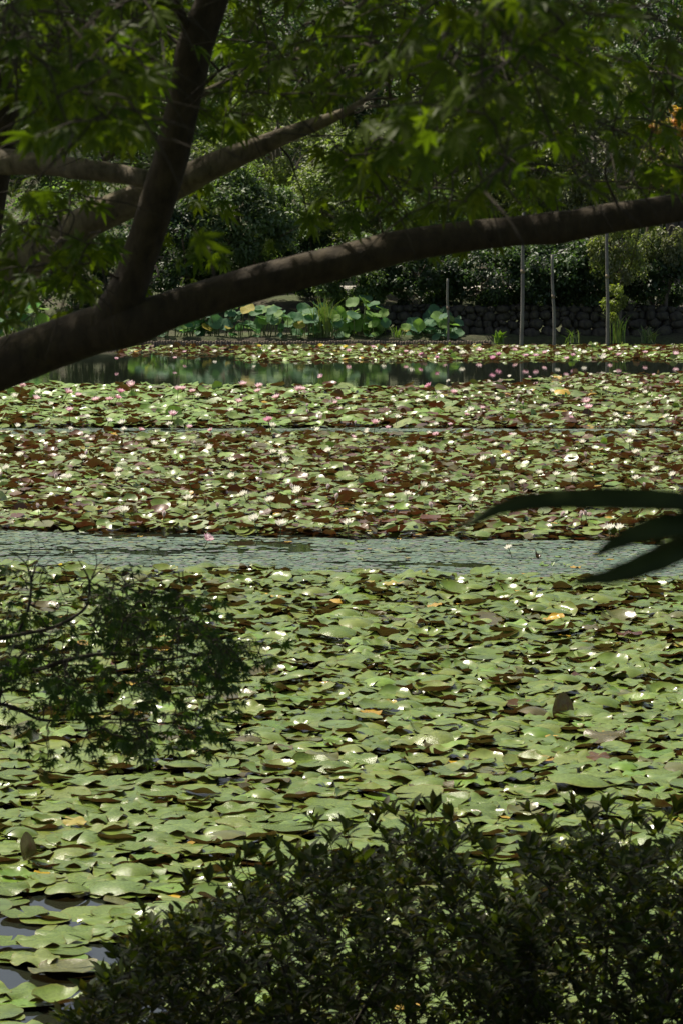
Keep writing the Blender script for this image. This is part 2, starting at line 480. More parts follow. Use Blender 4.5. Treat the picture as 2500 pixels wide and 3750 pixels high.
brC = [dpt(-90, 690, 9.4, 60), dpt(0, 640, 9.35, 52), dpt(100, 572, 9.3, 44), dpt(200, 510, 9.25, 39), dpt(300, 462, 9.2, 36), dpt(400, 425, 9.15, 34), dpt(470, 390, 9.1, 32), dpt(550, 355, 9.05, 26), dpt(640, 318, 9.0, 20), dpt(720, 288, 9.0, 15), dpt(790, 258, 8.9, 10),
       dpt(840, 226, 8.9, 6), dpt(890, 190, 9.0, 3), dpt(930, 160, 9.1, 1.5)]
PC, rC = tube_part('limb', brC, M_BARK_SUNLIT, tB)
tw1 = [dpt(452, 222, 7.88, 9), dpt(520, 190, 7.9, 8), dpt(590, 165, 7.9, 7), dpt(640, 148, 7.9, 7), dpt(700, 105, 7.95, 7), dpt(760, 55, 8.0, 6), dpt(822, 15, 8.0, 5), dpt(900, -60, 8.0, 4)]
P1, r1 = tube_part('branch', tw1, M_BARK_SUNLIT, tA, 8, .1)
tw2 = [dpt(612, 96, 7.9, 2), dpt(650, 120, 7.9, 3), dpt(690, 138, 7.9, 4), dpt(740, 146, 7.9, 3), dpt(790, 156, 7.9, 2)]
P2, r2_ = tube_part('branch', tw2, M_BARK_SUNLIT, tA, 6, .1)
tw3 = [dpt(240, 366, 9.2, 8), dpt(300, 325, 9.0, 7), dpt(350, 292, 8.9, 6), dpt(390, 265, 8.8, 5), dpt(520, 150, 8.7, 3)]
P3, r3 = tube_part('branch', tw3, M_TWIG, tB, 6, .1)

# leaf cover of the two maples: how dense it is over the photo (196 px columns, 100 px rows)
DENS = np.array([[1.8, 1.7, .9, .55, 1, 1.2, .85, .6], [1.8, 1.5, .7, .65, 1.1, 1, .5, .28], [1.5, 1.3, .6, .55, 1.1, .75, .35, .2], [1.2, 1.1, .3, .35, .9, .75, .4, .25],
                 [1, .7, .04, .03, .4, .65, .5, .35], [.9, .75, .1, .03, .06, 0, 0, 0], [.7, .6, .03, 0, 0, 0, 0, 0]])
def spray(pl, P, d, npair, size, cols, up_bias=.4):
    """a short twig along d with leaf pairs"""
    d = unit(d)
    L_ = size * (npair * .55 + .3)
    side_ = unit(np.cross(d, [0, 0, 1]) + 1e-3)
    end = P + d * L_ + np.array([0, 0, -.12 * L_])
    pl.tw.add([P, P + d * L_ * .5, end], [.0022, .0016, .001], 4)
    for k in range(npair):
        q = P + (end - P) * (k + .6) / npair
        for sg in (-1, 1):
            if rng.random() < .1: continue
            dirv = unit(side_ * sg * rng.uniform(.6, 1.2) + d * rng.uniform(.2, .9) + np.array([0, 0, rng.uniform(-1.0, .1)]))
            nrm = unit(np.array([rng.normal(0, .5), rng.normal(-.5, .6), up_bias + rng.random()]))
            pl.leaves.append((int(rng.integers(len(MAPLE))), frame_mat(q + dirv * size * .25, dirv, nrm, size * rng.uniform(.75, 1.2)), pick(cols)))
    dirv = unit(d + np.array([0, 0, -.5]))
    pl.leaves.append((0, frame_mat(end + dirv * size * .2, dirv, unit(rng.normal(0, .5, 3) + [0, -.4, .8]), size), pick(cols)))

plA = Plant(list(PA[40:]) + list(PF) + list(PS) + list(P1), list(rA[40:]) + list(rF) + list(rS) + list(r1))
plB = Plant(list(PB[20:]) + list(PC) + list(PD) + list(P3), list(rB[20:]) + list(rC) + list(rD) + list(r3))
def covers(px, py, d):
    for PP, rr, e in ((PA, rA, 26), (PF, rF, 34), (PC[35:], rC[35:], 14), (PD, rD, 24), (PB[30:], rB[30:], 8)):
        lx, ly, ld = proj(PP); D = np.hypot(px - lx, py - ly) - rr / ld * F / K; k = D.argmin()
        if D[k] < e and d < ld[k] + .25: return True
    return False
targets = []
for row in range(DENS.shape[0]):
    for c in range(8):
        for k in range(int(round(DENS[row, c] * 20))):
            px, py = (c + rng.random()) * 196, (row + rng.random()) * 100 - 40
            d = rng.uniform(6.2, 10.3)
            if c >= 5 and rng.random() < .18: d = rng.uniform(4.4, 6)
            if c < 2 and row < 4 and rng.random() < .3: d = rng.uniform(4.6, 6.2)
            if not covers(px, py, d): targets.append((px, py, d))
for px, py, d in [(120, 690, 7.6), (180, 705, 7.7), (60, 640, 7.5), (350, 752, 7.7), (430, 738, 7.8), (395, 760, 7.7), (465, 722, 7.7), (700, 500, 7.6), (735, 520, 8.2), (690, 470, 8.1), (90, 560, 7.4), (420, 560, 8.6), (410, 600, 8.7),
                  (830, 440, 7.2), (900, 470, 7.4), (960, 450, 7.8), (1050, 460, 8.2), (860, 400, 7), (1440, 470, 7.6), (1520, 455, 7.2)]:
    targets.append((px, py - 10, d))
plA.test = plB.test = covers
targets.sort(key=lambda t: abs(t[2] - 8.3))
for px, py, d in targets:
    P = at(px, py, d)
    pl = plB if (d > 8.6 or (px < 380 and py > 250 and d > 7.9)) else plA
    dv = pl.reach(P)
    if dv is None: continue
    dv = unit(np.array([rng.normal(0, 1), rng.normal(0, .5), rng.uniform(-.7, .2)]) + dv * .3)
    spray(pl, P, dv, int(rng.integers(2, 4)), rng.uniform(.078, .12), MAPLE_COLS)
# the shading crown over the frame
def crown_over(n_, x0, x1, y0, y1, zlo, zhi, size):
    x, y, z = rng.uniform(x0, x1, n_), rng.uniform(y0, y1, n_), rng.uniform(zlo, zhi, n_)
    z = np.maximum(z, CAMZ + .068 * np.maximum(y, 0) + .35)
    nrm = unit_rows(rng.normal(0, .45, (n_, 3)) * [1, 1, 0] + [0, 0, 1])
    return frames_np(np.stack([x, y, z], 1), np.cross(nrm, rng.normal(0, 1, (n_, 3))), nrm, size * rng.uniform(.8, 1.2, n_))
OV_M = crown_over(37000, -6.0, 2.6, 1.0, 13.2, 5.0, 8.2, .15)
OV_C = np.array(MAPLE_COLS)[rng.integers(0, len(MAPLE_COLS), len(OV_M))]
def clear_limbs(leaves):
    """leaves that would hang right in front of the bare limbs are left out"""
    P = np.array([l[1][:3, 3] for l in leaves]); px, py, dep = proj(P)
    bad = np.zeros(len(P), bool)
    for PP, rr, e in ((PA, rA, 30), (PF, rF, 34), (PC[35:], rC[35:], 32), (PD, rD, 32), (PB[30:], rB[30:], 12)):
        lx, ly, ld = proj(PP); lr = rr / ld * F / K
        D = np.hypot(px[:, None] - lx, py[:, None] - ly)
        k = (D - lr).argmin(1)
        bad |= (D[np.arange(len(P)), k] < lr[k] + e) & (dep < ld[k] + .15)
    low = (px > 760) & (py > np.interp(px, [760, 1000, 1300, 1568], [600, 560, 530, 480]) + 20)
    return [l for l, b_, w_ in zip(leaves, bad, low) if (not b_ or rng.random() < .02) and not w_]
plA.leaves, plB.leaves = clear_limbs(plA.leaves), clear_limbs(plB.leaves)
split_leaves(tA, MAPLE, M_MAPLE, plA.leaves)
split_leaves(tB, MAPLE, M_MAPLE, plB.leaves)
for tt, pl in ((tA, plA), (tB, plB)):
    o = pl.tw.build('twigs', M_TWIG, tt); o.matrix_basis = tt.matrix_basis.inverted(); o['kind'] = 'stuff'
inv = tA.matrix_basis.inverted()
o = link('crown', merged_np('crown', MAPLE_LO, rng.integers(0, 3, len(OV_M)), OV_M, OV_C, M_MAPLE), tA, inv); o['kind'] = 'stuff'

# ------------------------------------------------------------------ low maple reaching in from the left
tC = empty('maple_sapling', base_on_ground(-2.0, 9.0, 0), 'low young maple with thin bare twigs reaching in from the left above the pads', 'tree')
stemC = [(*base_on_ground(-2.0, 9.0, -.1), .045), (-1.9, 9.0, 1.6, .035), (-1.75, 8.95, 2.1, .028), (-1.65, 8.9, 2.5, .016)]
PS_, rS_ = tube_part('trunk', stemC, M_BARK, tC, 8)
bC = [[(-1.75, 8.95, 2.1, .016), dpt(-60, 1580, 8.9, 9), dpt(0, 1557, 8.9, 7), dpt(90, 1537, 8.85, 6), dpt(160, 1515, 8.8, 5.5), dpt(230, 1503, 8.8, 5), dpt(310, 1503, 8.8, 4), dpt(370, 1515, 8.8, 3), dpt(440, 1505, 8.8, 2.4), dpt(520, 1490, 8.8, 1.5)],
      [(-1.9, 9.0, 1.75, .014), dpt(-60, 1612, 9.0, 6), dpt(0, 1617, 9.0, 5), dpt(45, 1630, 9.0, 5), dpt(100, 1654, 9.0, 4), dpt(200, 1652, 9, 3), dpt(330, 1655, 9, 2), dpt(440, 1675, 9, 1.2)],
      [(-1.65, 8.9, 2.5, .01), dpt(-50, 1480, 8.8, 6), dpt(30, 1460, 8.8, 5), dpt(110, 1445, 8.75, 4), dpt(165, 1420, 8.7, 4), dpt(200, 1390, 8.7, 3.5), dpt(206, 1340, 8.7, 3), dpt(195, 1310, 8.7, 2), dpt(180, 1285, 8.7, 1)],
      [dpt(40, 1458, 8.8, 4), dpt(65, 1400, 8.8, 3.5), dpt(72, 1340, 8.8, 3), dpt(60, 1295, 8.8, 2), dpt(20, 1262, 8.8, 1)],
      [dpt(72, 1335, 8.8, 2), dpt(85, 1290, 8.8, 1.5), dpt(110, 1270, 8.8, 1), dpt(125, 1250, 8.8, .7)],
      [dpt(206, 1340, 8.7, 2), dpt(222, 1300, 8.7, 1.5), dpt(220, 1265, 8.7, .8)],
      [dpt(206, 1335, 8.7, 2), dpt(240, 1305, 8.7, 1.4), dpt(290, 1290, 8.7, .7)],
      [dpt(222, 1300, 8.7, 1.2), dpt(245, 1280, 8.7, .8), dpt(262, 1272, 8.7, .6)],
      [dpt(60, 1295, 8.8, 1.4), dpt(72, 1265, 8.8, 1), dpt(70, 1240, 8.8, .6)],
      [dpt(200, 1385, 8.7, 2), dpt(160, 1345, 8.7, 1.3), dpt(150, 1310, 8.7, .7)]]
nodes, rads = list(PS_), list(rS_)
for bb in bC:
    P, rr = tube_part('branch', bb, M_TWIG, tC, 6, .1, 5)
    nodes += list(P); rads += list(rr)
plC = Plant(nodes, rads)
SAP = [(0, 1330, 60, 40, 5), (30, 1400, 60, 70, 12), (60, 1530, 80, 60, 16), (110, 1470, 90, 60, 12), (250, 1360, 70, 40, 14), (330, 1380, 70, 40, 16), (390, 1440, 60, 40, 14), (450, 1490, 60, 40, 14), (530, 1480, 50, 35, 9), (580, 1475, 40, 25, 5),
       (300, 1470, 80, 40, 12), (330, 1560, 100, 50, 16), (180, 1590, 90, 60, 16), (420, 1620, 70, 50, 10), (240, 1680, 90, 40, 12), (360, 1670, 80, 40, 9), (100, 1600, 80, 60, 12), (470, 1530, 60, 30, 8), (470, 1680, 40, 25, 3), (250, 1420, 70, 50, 10)]
SAP_COLS = [(.04, .075, .03), (.045, .085, .03), (.055, .095, .028), (.05, .07, .03)]
for (px, py, sx, sy, k) in SAP:
    for i in range(int(k * 1.5)):
        P = at(px + rng.normal(0, sx * .85), py + rng.normal(0, sy * .7), rng.uniform(8.4, 9.5))
        dv = plC.reach(P, .003, .001, 4)
        spray(plC, P, unit(np.array([rng.uniform(-.3, 1), rng.normal(0, .5), rng.uniform(-.6, .25)])), int(rng.integers(1, 3)), rng.uniform(.046, .068), SAP_COLS)
split_leaves(tC, MAPLE, M_MAPLE, plC.leaves)
o = plC.tw.build('twigs', M_TWIG, tC); o.matrix_basis = tC.matrix_basis.inverted(); o['kind'] = 'stuff'

# ------------------------------------------------------------------ big blurred leaf close by on the right
tD = empty('fatsia_plant', base_on_ground(.9, 3.1, 0), 'large dark pointed leaf lobes of a plant close by at the right edge', 'plant')
ctr = at(1630, 1205, 3.0)
P, rr = tube_part('stem', [(*base_on_ground(.95, 3.1, -.05), .016), (.93, 3.1, 2.9, .013), (.85, 3.05, 3.4, .008), (.65, 3.0, ctr[2] - .02, .0045), (*ctr, .003)], M_STEM, tD, 8, .05)
def lobe(pts, hw, parent):
    """a lobe as a folded, thick blade along pts"""
    C = catmull(pts, 8); m = len(C)
    t_ = np.linspace(0, 1, m)
    wd = hw * np.interp(t_, [0, .15, .42, .7, .88, 1], [.6, .9, 1, .74, .4, .03])
    tn = np.gradient(C, axis=0); tn /= np.linalg.norm(tn, axis=1)[:, None]
    nrm = np.array([0, -.86, .5])
    sd = np.cross(tn, nrm); sd /= np.linalg.norm(sd, axis=1)[:, None]
    up = np.cross(sd, tn)
    V, T = [], []
    for i in range(m):
        fl = .25 * wd[i]; wv_ = .04 * hw * math.sin(i * 1.3)
        V += [C[i] - sd[i] * (wd[i] + wv_) + up[i] * fl, C[i] + up[i] * 0, C[i] + sd[i] * (wd[i] - wv_) + up[i] * fl]
    V = np.array(V); V2 = V - np.repeat(up, 3, 0) * .0012
    for i in range(m - 1):
        for j in (0, 1):
            a = 3 * i + j
            T += [(a, a + 1, a + 4), (a, a + 4, a + 3)]
    T = np.array(T); k = len(V)
    rim = []
    for i in range(m - 1):
        rim += [(3 * i, 3 * i + 3, k + 3 * i + 3), (3 * i, k + 3 * i + 3, k + 3 * i), (3 * i + 2, k + 3 * i + 5, 3 * i + 5), (3 * i + 2, k + 3 * i + 2, k + 3 * i + 5)]
    return np.vstack([V, V2]), np.vstack([T, T[:, ::-1] + k, rim])
lf = empty('leaf', (0, 0, 0)); del lf
Vl, Tl, off = [], [], 0
for pts, hw in (([at(1625, 1185, 3.0), at(1560, 1155, 2.97), at(1440, 1148, 2.95), at(1260, 1150, 2.93), at(1145, 1170, 2.92), at(1045, 1222, 2.92)], .0118),
                ([at(1625, 1200, 3.0), at(1580, 1205, 2.97), at(1510, 1215, 2.95), at(1440, 1235, 2.95), at(1355, 1280, 2.94)], 00.0138),
                ([at(1625, 1215, 3.0), at(1580, 1250, 2.97), at(1500, 1290, 2.95), at(1410, 1322, 2.94), at(1305, 1340, 2.94)], .0135),
                ([at(1680, 1215, 3.0), at(1720, 1290, 2.97), at(1740, 1400, 2.95), at(1745, 1500, 2.94)], .014),
                ([at(1680, 1190, 3.0), at(1760, 1150, 2.99), at(1860, 1130, 2.98), at(1980, 1160, 2.97)], .014),
                ([at(1680, 1190, 3.0), at(1700, 1100, 2.99), at(1780, 1010, 2.98), at(1860, 960, 2.97)], .014)):
    V, T = lobe(pts, hw, tD); Vl.append(V); Tl.append(T + off); off += len(V)
o = link('leaf', mesh_np('leaf', np.vstack(Vl), np.vstack(Tl), M_SHRUB, (.05, .07, .02), True), tD, tD.matrix_basis.inverted())
for obj in [o_ for o_ in bpy.data.objects if o_.type == 'EMPTY' and not o_.children]:
    bpy.data.objects.remove(obj)

# ------------------------------------------------------------------ azalea shrubs in the lower right
def shrub(prof, label, bx, d0, d1, nsp, seed_x):
    t_ = empty('azalea_shrub', base_on_ground(bx, (d0 + d1) / 2, 0), label, 'shrub')
    xs_, ys_ = zip(*prof)
    nodes, rads = [], []
    for k in range(9):
        a0 = np.array(base_on_ground(bx + rng.uniform(-.35, .35), rng.uniform(d0, d1), -.05))
        px = rng.uniform(xs_[0] + 60, xs_[-1] - 60)
        tp = at(px, np.interp(px, xs_, ys_) + 260, rng.uniform(d0 + .3, d1 - .3))
        C, rr = tube_part('stem', [(*a0, .014), (*(a0 * .6 + tp * .4 + rng.normal(0, .05, 3)), .01), (*tp, .005)], M_TWIG, t_, 6, .1, 5)
        nodes += list(C); rads += list(rr)
    pl = Plant(nodes, rads)
    tips = []
    for k in range(nsp):
        px = rng.uniform(xs_[0], xs_[-1])
        top = np.interp(px, xs_, ys_)
        u = rng.random()
        py = top + (72 if px > 420 else 40) + (u ** 1.0) * (2560 - top)
        d = rng.uniform(d0, d1)
        tips.append((px, py, d))
    shoots = []
    for i in range(len(xs_) - 1):
        n_ = max(1, int(round((xs_[i + 1] - xs_[i]) / 26)))
        for f in range(n_):
            fx = (f + rng.random()) / n_
            shoots.append((xs_[i] + (xs_[i + 1] - xs_[i]) * fx, ys_[i] + (ys_[i + 1] - ys_[i]) * fx + 16 + rng.uniform(-25, 80), rng.uniform(d0, d1)))
    for px, py in zip(xs_, ys_): shoots.append((px, py + 14, rng.uniform(d0 + .3, d1 - .3)))
    big_ = set(shoots)
    tips += shoots
    tips.sort(key=lambda q: -q[1])
    cols = [(.030, .048, .010), (.037, .056, .011), (.026, .038, .009), (.046, .062, .013), (.05, .052, .014)]
    for px, py, d in tips:
        P = at(px, py, d)
        if P[2] < ground_z(P[0], P[1]) + .03: continue
        pl.reach(P, .0035, .0015, 4, .06, pull=-.05)
        up = unit(np.array([rng.normal(0, .3), rng.normal(0, .3), 1]))
        pl.tw.add([P, P + up * .03], [.0015, .001], 3)
        nl = int(rng.integers(6, 9)); sc_ = 1.2 if (px, py, d) in big_ else 1.0
        ph = rng.random() * 6.28
        for j in range(nl):
            a = ph + j * 2.4
            hz = np.array([math.cos(a), math.sin(a), 0])
            dirv = unit(hz * rng.uniform(.5, 1.1) + up * rng.uniform(.15, 1.1) + up * .35 * (sc_ - 1) * 5)
            q = P + up * .03 * (j / nl)
            pl.leaves.append((int(rng.integers(3)), frame_mat(q, dirv, up + rng.normal(0, .2, 3), rng.uniform(.038, .066) * sc_), pick(cols)))
    split_leaves(t_, OVAL, M_SHRUB, pl.leaves)
    o = pl.tw.build('twigs', M_TWIG, t_); o.matrix_basis = t_.matrix_basis.inverted(); o['kind'] = 'stuff'
    return t_
PROF1 = [(60, 2400), (150, 2330), (245, 2230), (270, 2190), (330, 2090), (350, 2120), (430, 2040), (480, 2020), (540, 2010), (560, 1960), (640, 1945), (680, 1960), (720, 1890), (760, 1930), (800, 1905), (860, 1900), (880, 1860), (950, 1855), (990, 1860), (1040, 1875), (1080, 1930), (1120, 1960), (1150, 2010), (1230, 2060)]
PROF2 = [(1130, 2080), (1170, 2010), (1200, 1970), (1220, 1855), (1250, 1900), (1310, 1850), (1360, 1880), (1390, 1840), (1430, 1900), (1470, 1890), (1510, 1900), (1540, 1880), (1600, 1860), (1700, 1900), (1780, 2000)]
shrub(PROF1, 'dark azalea shrub filling the bottom of the photo, its outline stepping up to the right', -.1, 9.0, 11.6, 3300, 0)
shrub(PROF2, 'dark azalea shrub in the bottom right corner behind a notch of pads', 1.1, 9.2, 11.7, 2100, 1)

# ------------------------------------------------------------------ lily pads
def pad_shape(n=30, rings=(.5, .82, 1.0), wave=.03, curl=0.0, cth=0.0, cw=.5, dome=0.0, cup=0.0, fold=0.0, seed=0):
    rs = random.Random(seed)
    k1, k2, p1, p2 = rs.choice([3, 4, 5]), rs.choice([5, 6, 7]), rs.random() * 6.28, rs.random() * 6.28
    asp = rs.uniform(.88, 1.0)
    V, rad = [(0, 0, dome)], [0.0]
    g0 = R(rs.uniform(3, 9)); rot = 0 if curl else rs.random() * 6.28
    for r in rings:
        for i in range(n):
            th = g0 + (2 * math.pi - 2 * g0) * i / (n - 1)
            rr = r * (1 - (.08 * (1 - min(i, n - 1 - i)) if min(i, n - 1 - i) < 1 and r > .9 else 0))
            if r == rings[-1]: rr *= 1 + .02 * math.sin(k2 * th + p1)
            h = wave * r * r * (math.sin(k1 * th + p1) + .75 * r * math.sin(k2 * th + p2)) + dome * (1 - r * r) + cup * r ** 2.5
            if curl:
                c = math.cos(th - cth)
                h += curl * max(0, (c - cw) / (1 - cw)) ** 1.2 * r ** 3
                rr *= 1 - .25 * min(1, curl) * max(0, (c - cw) / (1 - cw)) * r ** 2
            x, y = rr * math.cos(th), rr * math.sin(th) * asp
            if fold:
                fx = -.1 + .25 * math.sin(p1)
                if x < -fx:
                    dx = -fx - x
                    x, h = -fx - dx * math.cos(fold), h + dx * math.sin(fold)
            V.append((x * math.cos(rot) - y * math.sin(rot), x * math.sin(rot) + y * math.cos(rot), h)); rad.append(r)
    T = []
    for i in range(n - 1): T.append((0, 1 + i, 2 + i))
    for q in range(len(rings) - 1):
        for i in range(n - 1):
            a, b_ = 1 + q * n + i, 1 + (q + 1) * n + i
            T += [(a, b_, b_ + 1), (a, b_ + 1, a + 1)]
    return np.array(V), np.array(T), np.array(rad)
# kinds of pad: 0-4 flat, 5-8 wavy, 9-12 one edge turned up, 13-14 domed, 15-16 cupped, 17-19 folded up
PADS = [pad_shape(wave=.012 + .006 * i, cup=.05 * (i % 2), seed=i) for i in range(5)] + [pad_shape(wave=.06 + .02 * i, cup=.02, dome=.1, seed=10 + i) for i in range(4)] + \
       [pad_shape(wave=.045, curl=.2 + .07 * i, cth=1.2 + i * 1.2, cw=-.35 + .1 * i, seed=20 + i) for i in range(4)] + [pad_shape(wave=.03, dome=.25 + .1 * i, seed=30 + i) for i in range(2)] + \
       [pad_shape(wave=.06, cup=.22 + .1 * i, seed=40 + i) for i in range(2)] + [pad_shape(wave=.04, fold=R(45 + 25 * i), seed=50 + i) for i in range(3)]
LOW = [pad_shape(n=10, rings=(.55, 1.0), wave=.02 + .02 * (i % 3), cup=.03, seed=i) for i in range(5)] + [pad_shape(n=10, rings=(.55, 1.0), wave=.07, cup=.06, seed=10 + i) for i in range(4)] + \
      [pad_shape(n=12, rings=(.55, 1.0), wave=.05, curl=.32 + .1 * i, cth=1.2 + i * 1.2, cw=-.25, seed=20 + i) for i in range(4)] + [pad_shape(n=10, rings=(.55, 1.0), wave=.05, dome=.3, seed=30 + i) for i in range(2)] + \
      [pad_shape(n=10, rings=(.55, 1.0), wave=.06, cup=.3, seed=40 + i) for i in range(2)] + [pad_shape(n=10, rings=(.55, 1.0), wave=.05, fold=R(50 + 20 * i), seed=50 + i) for i in range(3)]
GREEN = [(.142, .205, .036), (.158, .222, .042), (.125, .188, .030), (.170, .216, .044), (.142, .212, .050), (.108, .162, .026)]
LUSH = [(.15, .26, .035), (.18, .29, .045), (.125, .215, .03), (.20, .30, .06)]
OLIVE = [(.12, .13, .04), (.10, .09, .03)]
RUST = [(.10, .04, .014), (.075, .035, .012), (.11, .06, .018)]
YELL = [(.45, .30, .03), (.40, .26, .04), (.35, .30, .06)]
def nz(x, y, s, seed=0.0): return noise.noise((x * s, y * s, seed))
def zone(x, y):
    px, py, _ = proj((x, y, 0.0))
    e = nz(x, y, .8, 3.1)
    e2 = e + .8 * nz(x, y, 2.6, 1.7)
    if py > 1304 + .021 * px + 11 * e2: return 'A'
    if py > 1222 + .016 * px + 8 * e2: return 'film'
    if py > 1004 + 4 * e: return 'B'
    if py > 984 + 3 * e: return 'film2'
    if py > 893 + 3 * e: return 'C'
    if px > 1000 + 60 * e and py > 862 + max(0, 1350 - px) * .08 + 2 * e: return 'D'
    if py > 829 + 1.5 * e - .004 * (px - 800): return 'open'
    if px > 560 + 60 * e: return 'E'
    if px > 270 and py < 816 + 5 * e: return 'E2'
    return 'open'
def yaw(k, share):
    if 9 <= k < 13 and rng.random() < share: return -math.pi / 2 - (1.2 + (k - 9) * 1.2) + rng.normal(0, .6)
    return rng.random() * 6.28
pads = []          # (x, y, z, r, kind, rx, ry, rz, colour, zone)
def kind_of(probs):
    names = ['flat', 'wavy', 'curl', 'dome', 'cup', 'fold']
    k = rng.choice(6, p=np.array(probs) / sum(probs))
    return {0: lambda: int(rng.integers(0, 5)), 1: lambda: int(rng.integers(5, 9)), 2: lambda: int(rng.integers(9, 13)), 3: lambda: int(rng.integers(13, 15)), 4: lambda: int(rng.integers(15, 17)), 5: lambda: int(rng.integers(17, 20))}[k]()
def scatter(y0, y1, sp):
    y = y0
    while y < y1:
        hw = y * 1250 / F * 1.14 + .3
        x = -hw
        while x < hw:
            yield x + rng.uniform(-.5, .5) * sp, y + rng.uniform(-.5, .5) * sp
            x += sp
        y += sp
for x, y in scatter(13.3, 33.5, .145):
    if zone(x, y) != 'A': continue
    px, py, _ = proj((x, y, 0))
    if py > 2060 and px < 420:
        if nz(x * .6, y, 2.3, 8) + .35 * nz(x, y, 5, 2) > .13 - (py - 2060) / 1100: continue
    
    if py > 2320 and px < 120 and rng.random() < .5: continue
    wild = np.clip((2250 - py) / 700, .08, 1)
    k = kind_of([.55 - .35 * wild, .28 + .15 * wild, .09 + .10 * wild, .03 + .08 * wild, .03 + .05 * wild, 0])
    tl = R(1.2 + 4.5 * wild)
    u = rng.random()
    c = pick(GREEN) if u < .88 else pick(LUSH) if u < .93 else pick(OLIVE) if u < .965 else pick(YELL) if u < .994 else pick(RUST)
    r = rng.uniform(.085, .175)
    if c in YELL: r *= .55
    pads.append((x, y, .006 + rng.random() ** 1.5 * (.02 + .05 * wild), r, k, rng.normal(-.4 * tl, tl), rng.normal(0, tl), yaw(k, .7), c, 'A'))
for x, y in scatter(33.5, 53.0, .135):
    if zone(x, y) != 'B': continue
    k = kind_of([.27, .36, .21, .08, .07, .008])
    u = rng.random()
    c = pick(GREEN) if u < .70 else pick(LUSH) if u < .76 else pick(OLIVE) if u < .82 else pick(RUST) if u < .975 else pick(YELL)
    r = rng.uniform(.075, .14) * (.55 if c in YELL else 1)
    tl = R(10)
    pads.append((x, y, .01 + rng.random() * .09, r, k, rng.normal(-.1 * tl, .9 * tl), rng.normal(0, tl), yaw(k, .55), c, 'B'))
for x, y in scatter(52.0, 67.5, .15):
    if zone(x, y) != 'C': continue
    px, py, _ = proj((x, y, 0))
    lush = np.clip(1.15 - px / 1100, .15, .97) * (1 if nz(x, y, .7, 1) > -.25 else .3)
    big = rng.random() < lush
    k = kind_of([.25, .4, .06, .2, .08, .01]) if big else kind_of([.3, .35, .2, .03, .08, .04])
    u = rng.random()
    c = pick(LUSH) if rng.random() < lush else (pick(GREEN) if u < .76 else pick(OLIVE) if u < .84 else pick(RUST) if u < .98 else pick(YELL))
    r = rng.uniform(.11, .19) if big else rng.uniform(.07, .12)
    tl = R(8 if big else 7)
    pads.append((x, y, rng.uniform(.01, .11 if big else .04), r, k, rng.normal(.5 * tl, tl), rng.normal(0, tl), rng.random() * 6.28, c, 'C'))
for x, y in scatter(63.0, 80.4, .17):
    z_ = zone(x, y)
    if z_ not in ('D', 'E', 'E2'): continue
    px, py, _ = proj((x, y, 0))
    if z_ == 'D' and nz(x, y, .6, 9) > .25 + (px - 1150) / 700: continue
    if z_ == 'E2' and rng.random() < .6: continue
    k = kind_of([.35, .35, .15, .05, .06, .04])
    u = rng.random()
    lush = .45 if (z_ == 'E' and py > 812) else .08
    c = pick(LUSH) if rng.random() < lush else (pick(GREEN) if u < .68 else pick(OLIVE) if u < .78 else pick(RUST) if u < .97 else pick(YELL))
    pads.append((x, y, rng.uniform(.008, .06), rng.uniform(.07, .13), k, rng.normal(0, R(9)), rng.normal(0, R(9)), rng.random() * 6.28, c, z_))

for x, y in scatter(30.0, 37.0, .3):
    if zone(x, y) == 'film' and rng.random() < .22:
        pads.append((x, y, .012, rng.uniform(.025, .07), int(rng.integers(0, 9)), 0, 0, rng.random() * 6.28, pick(LUSH + GREEN + YELL), 'A'))
# pads placed one by one because the photograph shows them apart
def padpx(px, py, r, k, c, rx=0, ry=0, rz=0, z=.05):
    p = onwater(px, py, z); return (p[0], p[1], z, r, k, rx, ry, rz, c, 'A')
SPECIAL = [
    (padpx(775, 1452, .17, 13, GREEN[2], R(8), 0, .4, .10), 'big domed green lily pad standing proud of its neighbours under the blue strip'),
    (padpx(45, 1655, .24, 13, GREEN[1], R(10), 0, 1.3, .10), 'very large domed lily pad at the left edge below the maple sprays'),
    (padpx(30, 1690, .21, 11, OLIVE[0], R(-24), 0, 2.2, .06), 'broad olive lily pad showing its underside at the left edge'),
    (padpx(60, 1972, .12, 19, RUST[0], R(-20), R(-15), .3, .06), 'dark pointed lily pad folded upright near the left edge'),
    (padpx(1300, 1640, .15, 18, OLIVE[1], R(-30), 0, .9, .05), 'brown crumpled lily pad folded upright on the right side of the pads'),
    (padpx(1330, 1795, .22, 13, GREEN[0], R(6), 0, 2.0, .06), 'wide smooth lily pad like a low mound above the right shrub'),
    (padpx(1290, 1445, .15, 16, LUSH[2], R(-10), 0, .7, .10), 'cupped bright green lily pad at the right below the blue strip'),
    (padpx(1000, 1700, .19, 14, GREEN[3], R(6), 0, .2, .06), 'wide glossy domed lily pad at the centre right'),
    (padpx(355, 1968, .16, 6, LUSH[2], R(-10), 0, .2, .05), 'green lily pad with a wavy brown rim left of the shrub top'),
    (padpx(60, 2290, .20, 2, LUSH[0], 0, 0, .2, .02), 'large flat lily pad beside open water in the bottom left corner'),
    (padpx(150, 2225, .19, 9, OLIVE[0], R(-9), 0, .2, .03), 'brown edged lily pad turned up beside open water at the bottom left'),
    (padpx(1545, 1850, .16, 15, LUSH[2], R(-24), 0, .2, .06), 'bright green cupped lily pad at the right edge just above the shrub'),
]
PADM = {}
def padobj(p, label, group=None):
    x, y, z, r, k, rx, ry, rz, c, zn = p
    key = (k, c)
    if key not in PADM:
        PADM[key] = mesh_np('lily_pad', PADS[k][0], PADS[k][1], M_PADNEAR, c, True, PADS[k][2])
    o = link('lily_pad', PADM[key], None, Matrix(euler_mat((x, y, z), rx, ry, rz, (r, r, r)).tolist()))
    return tag(o, label, 'lily pad', group)
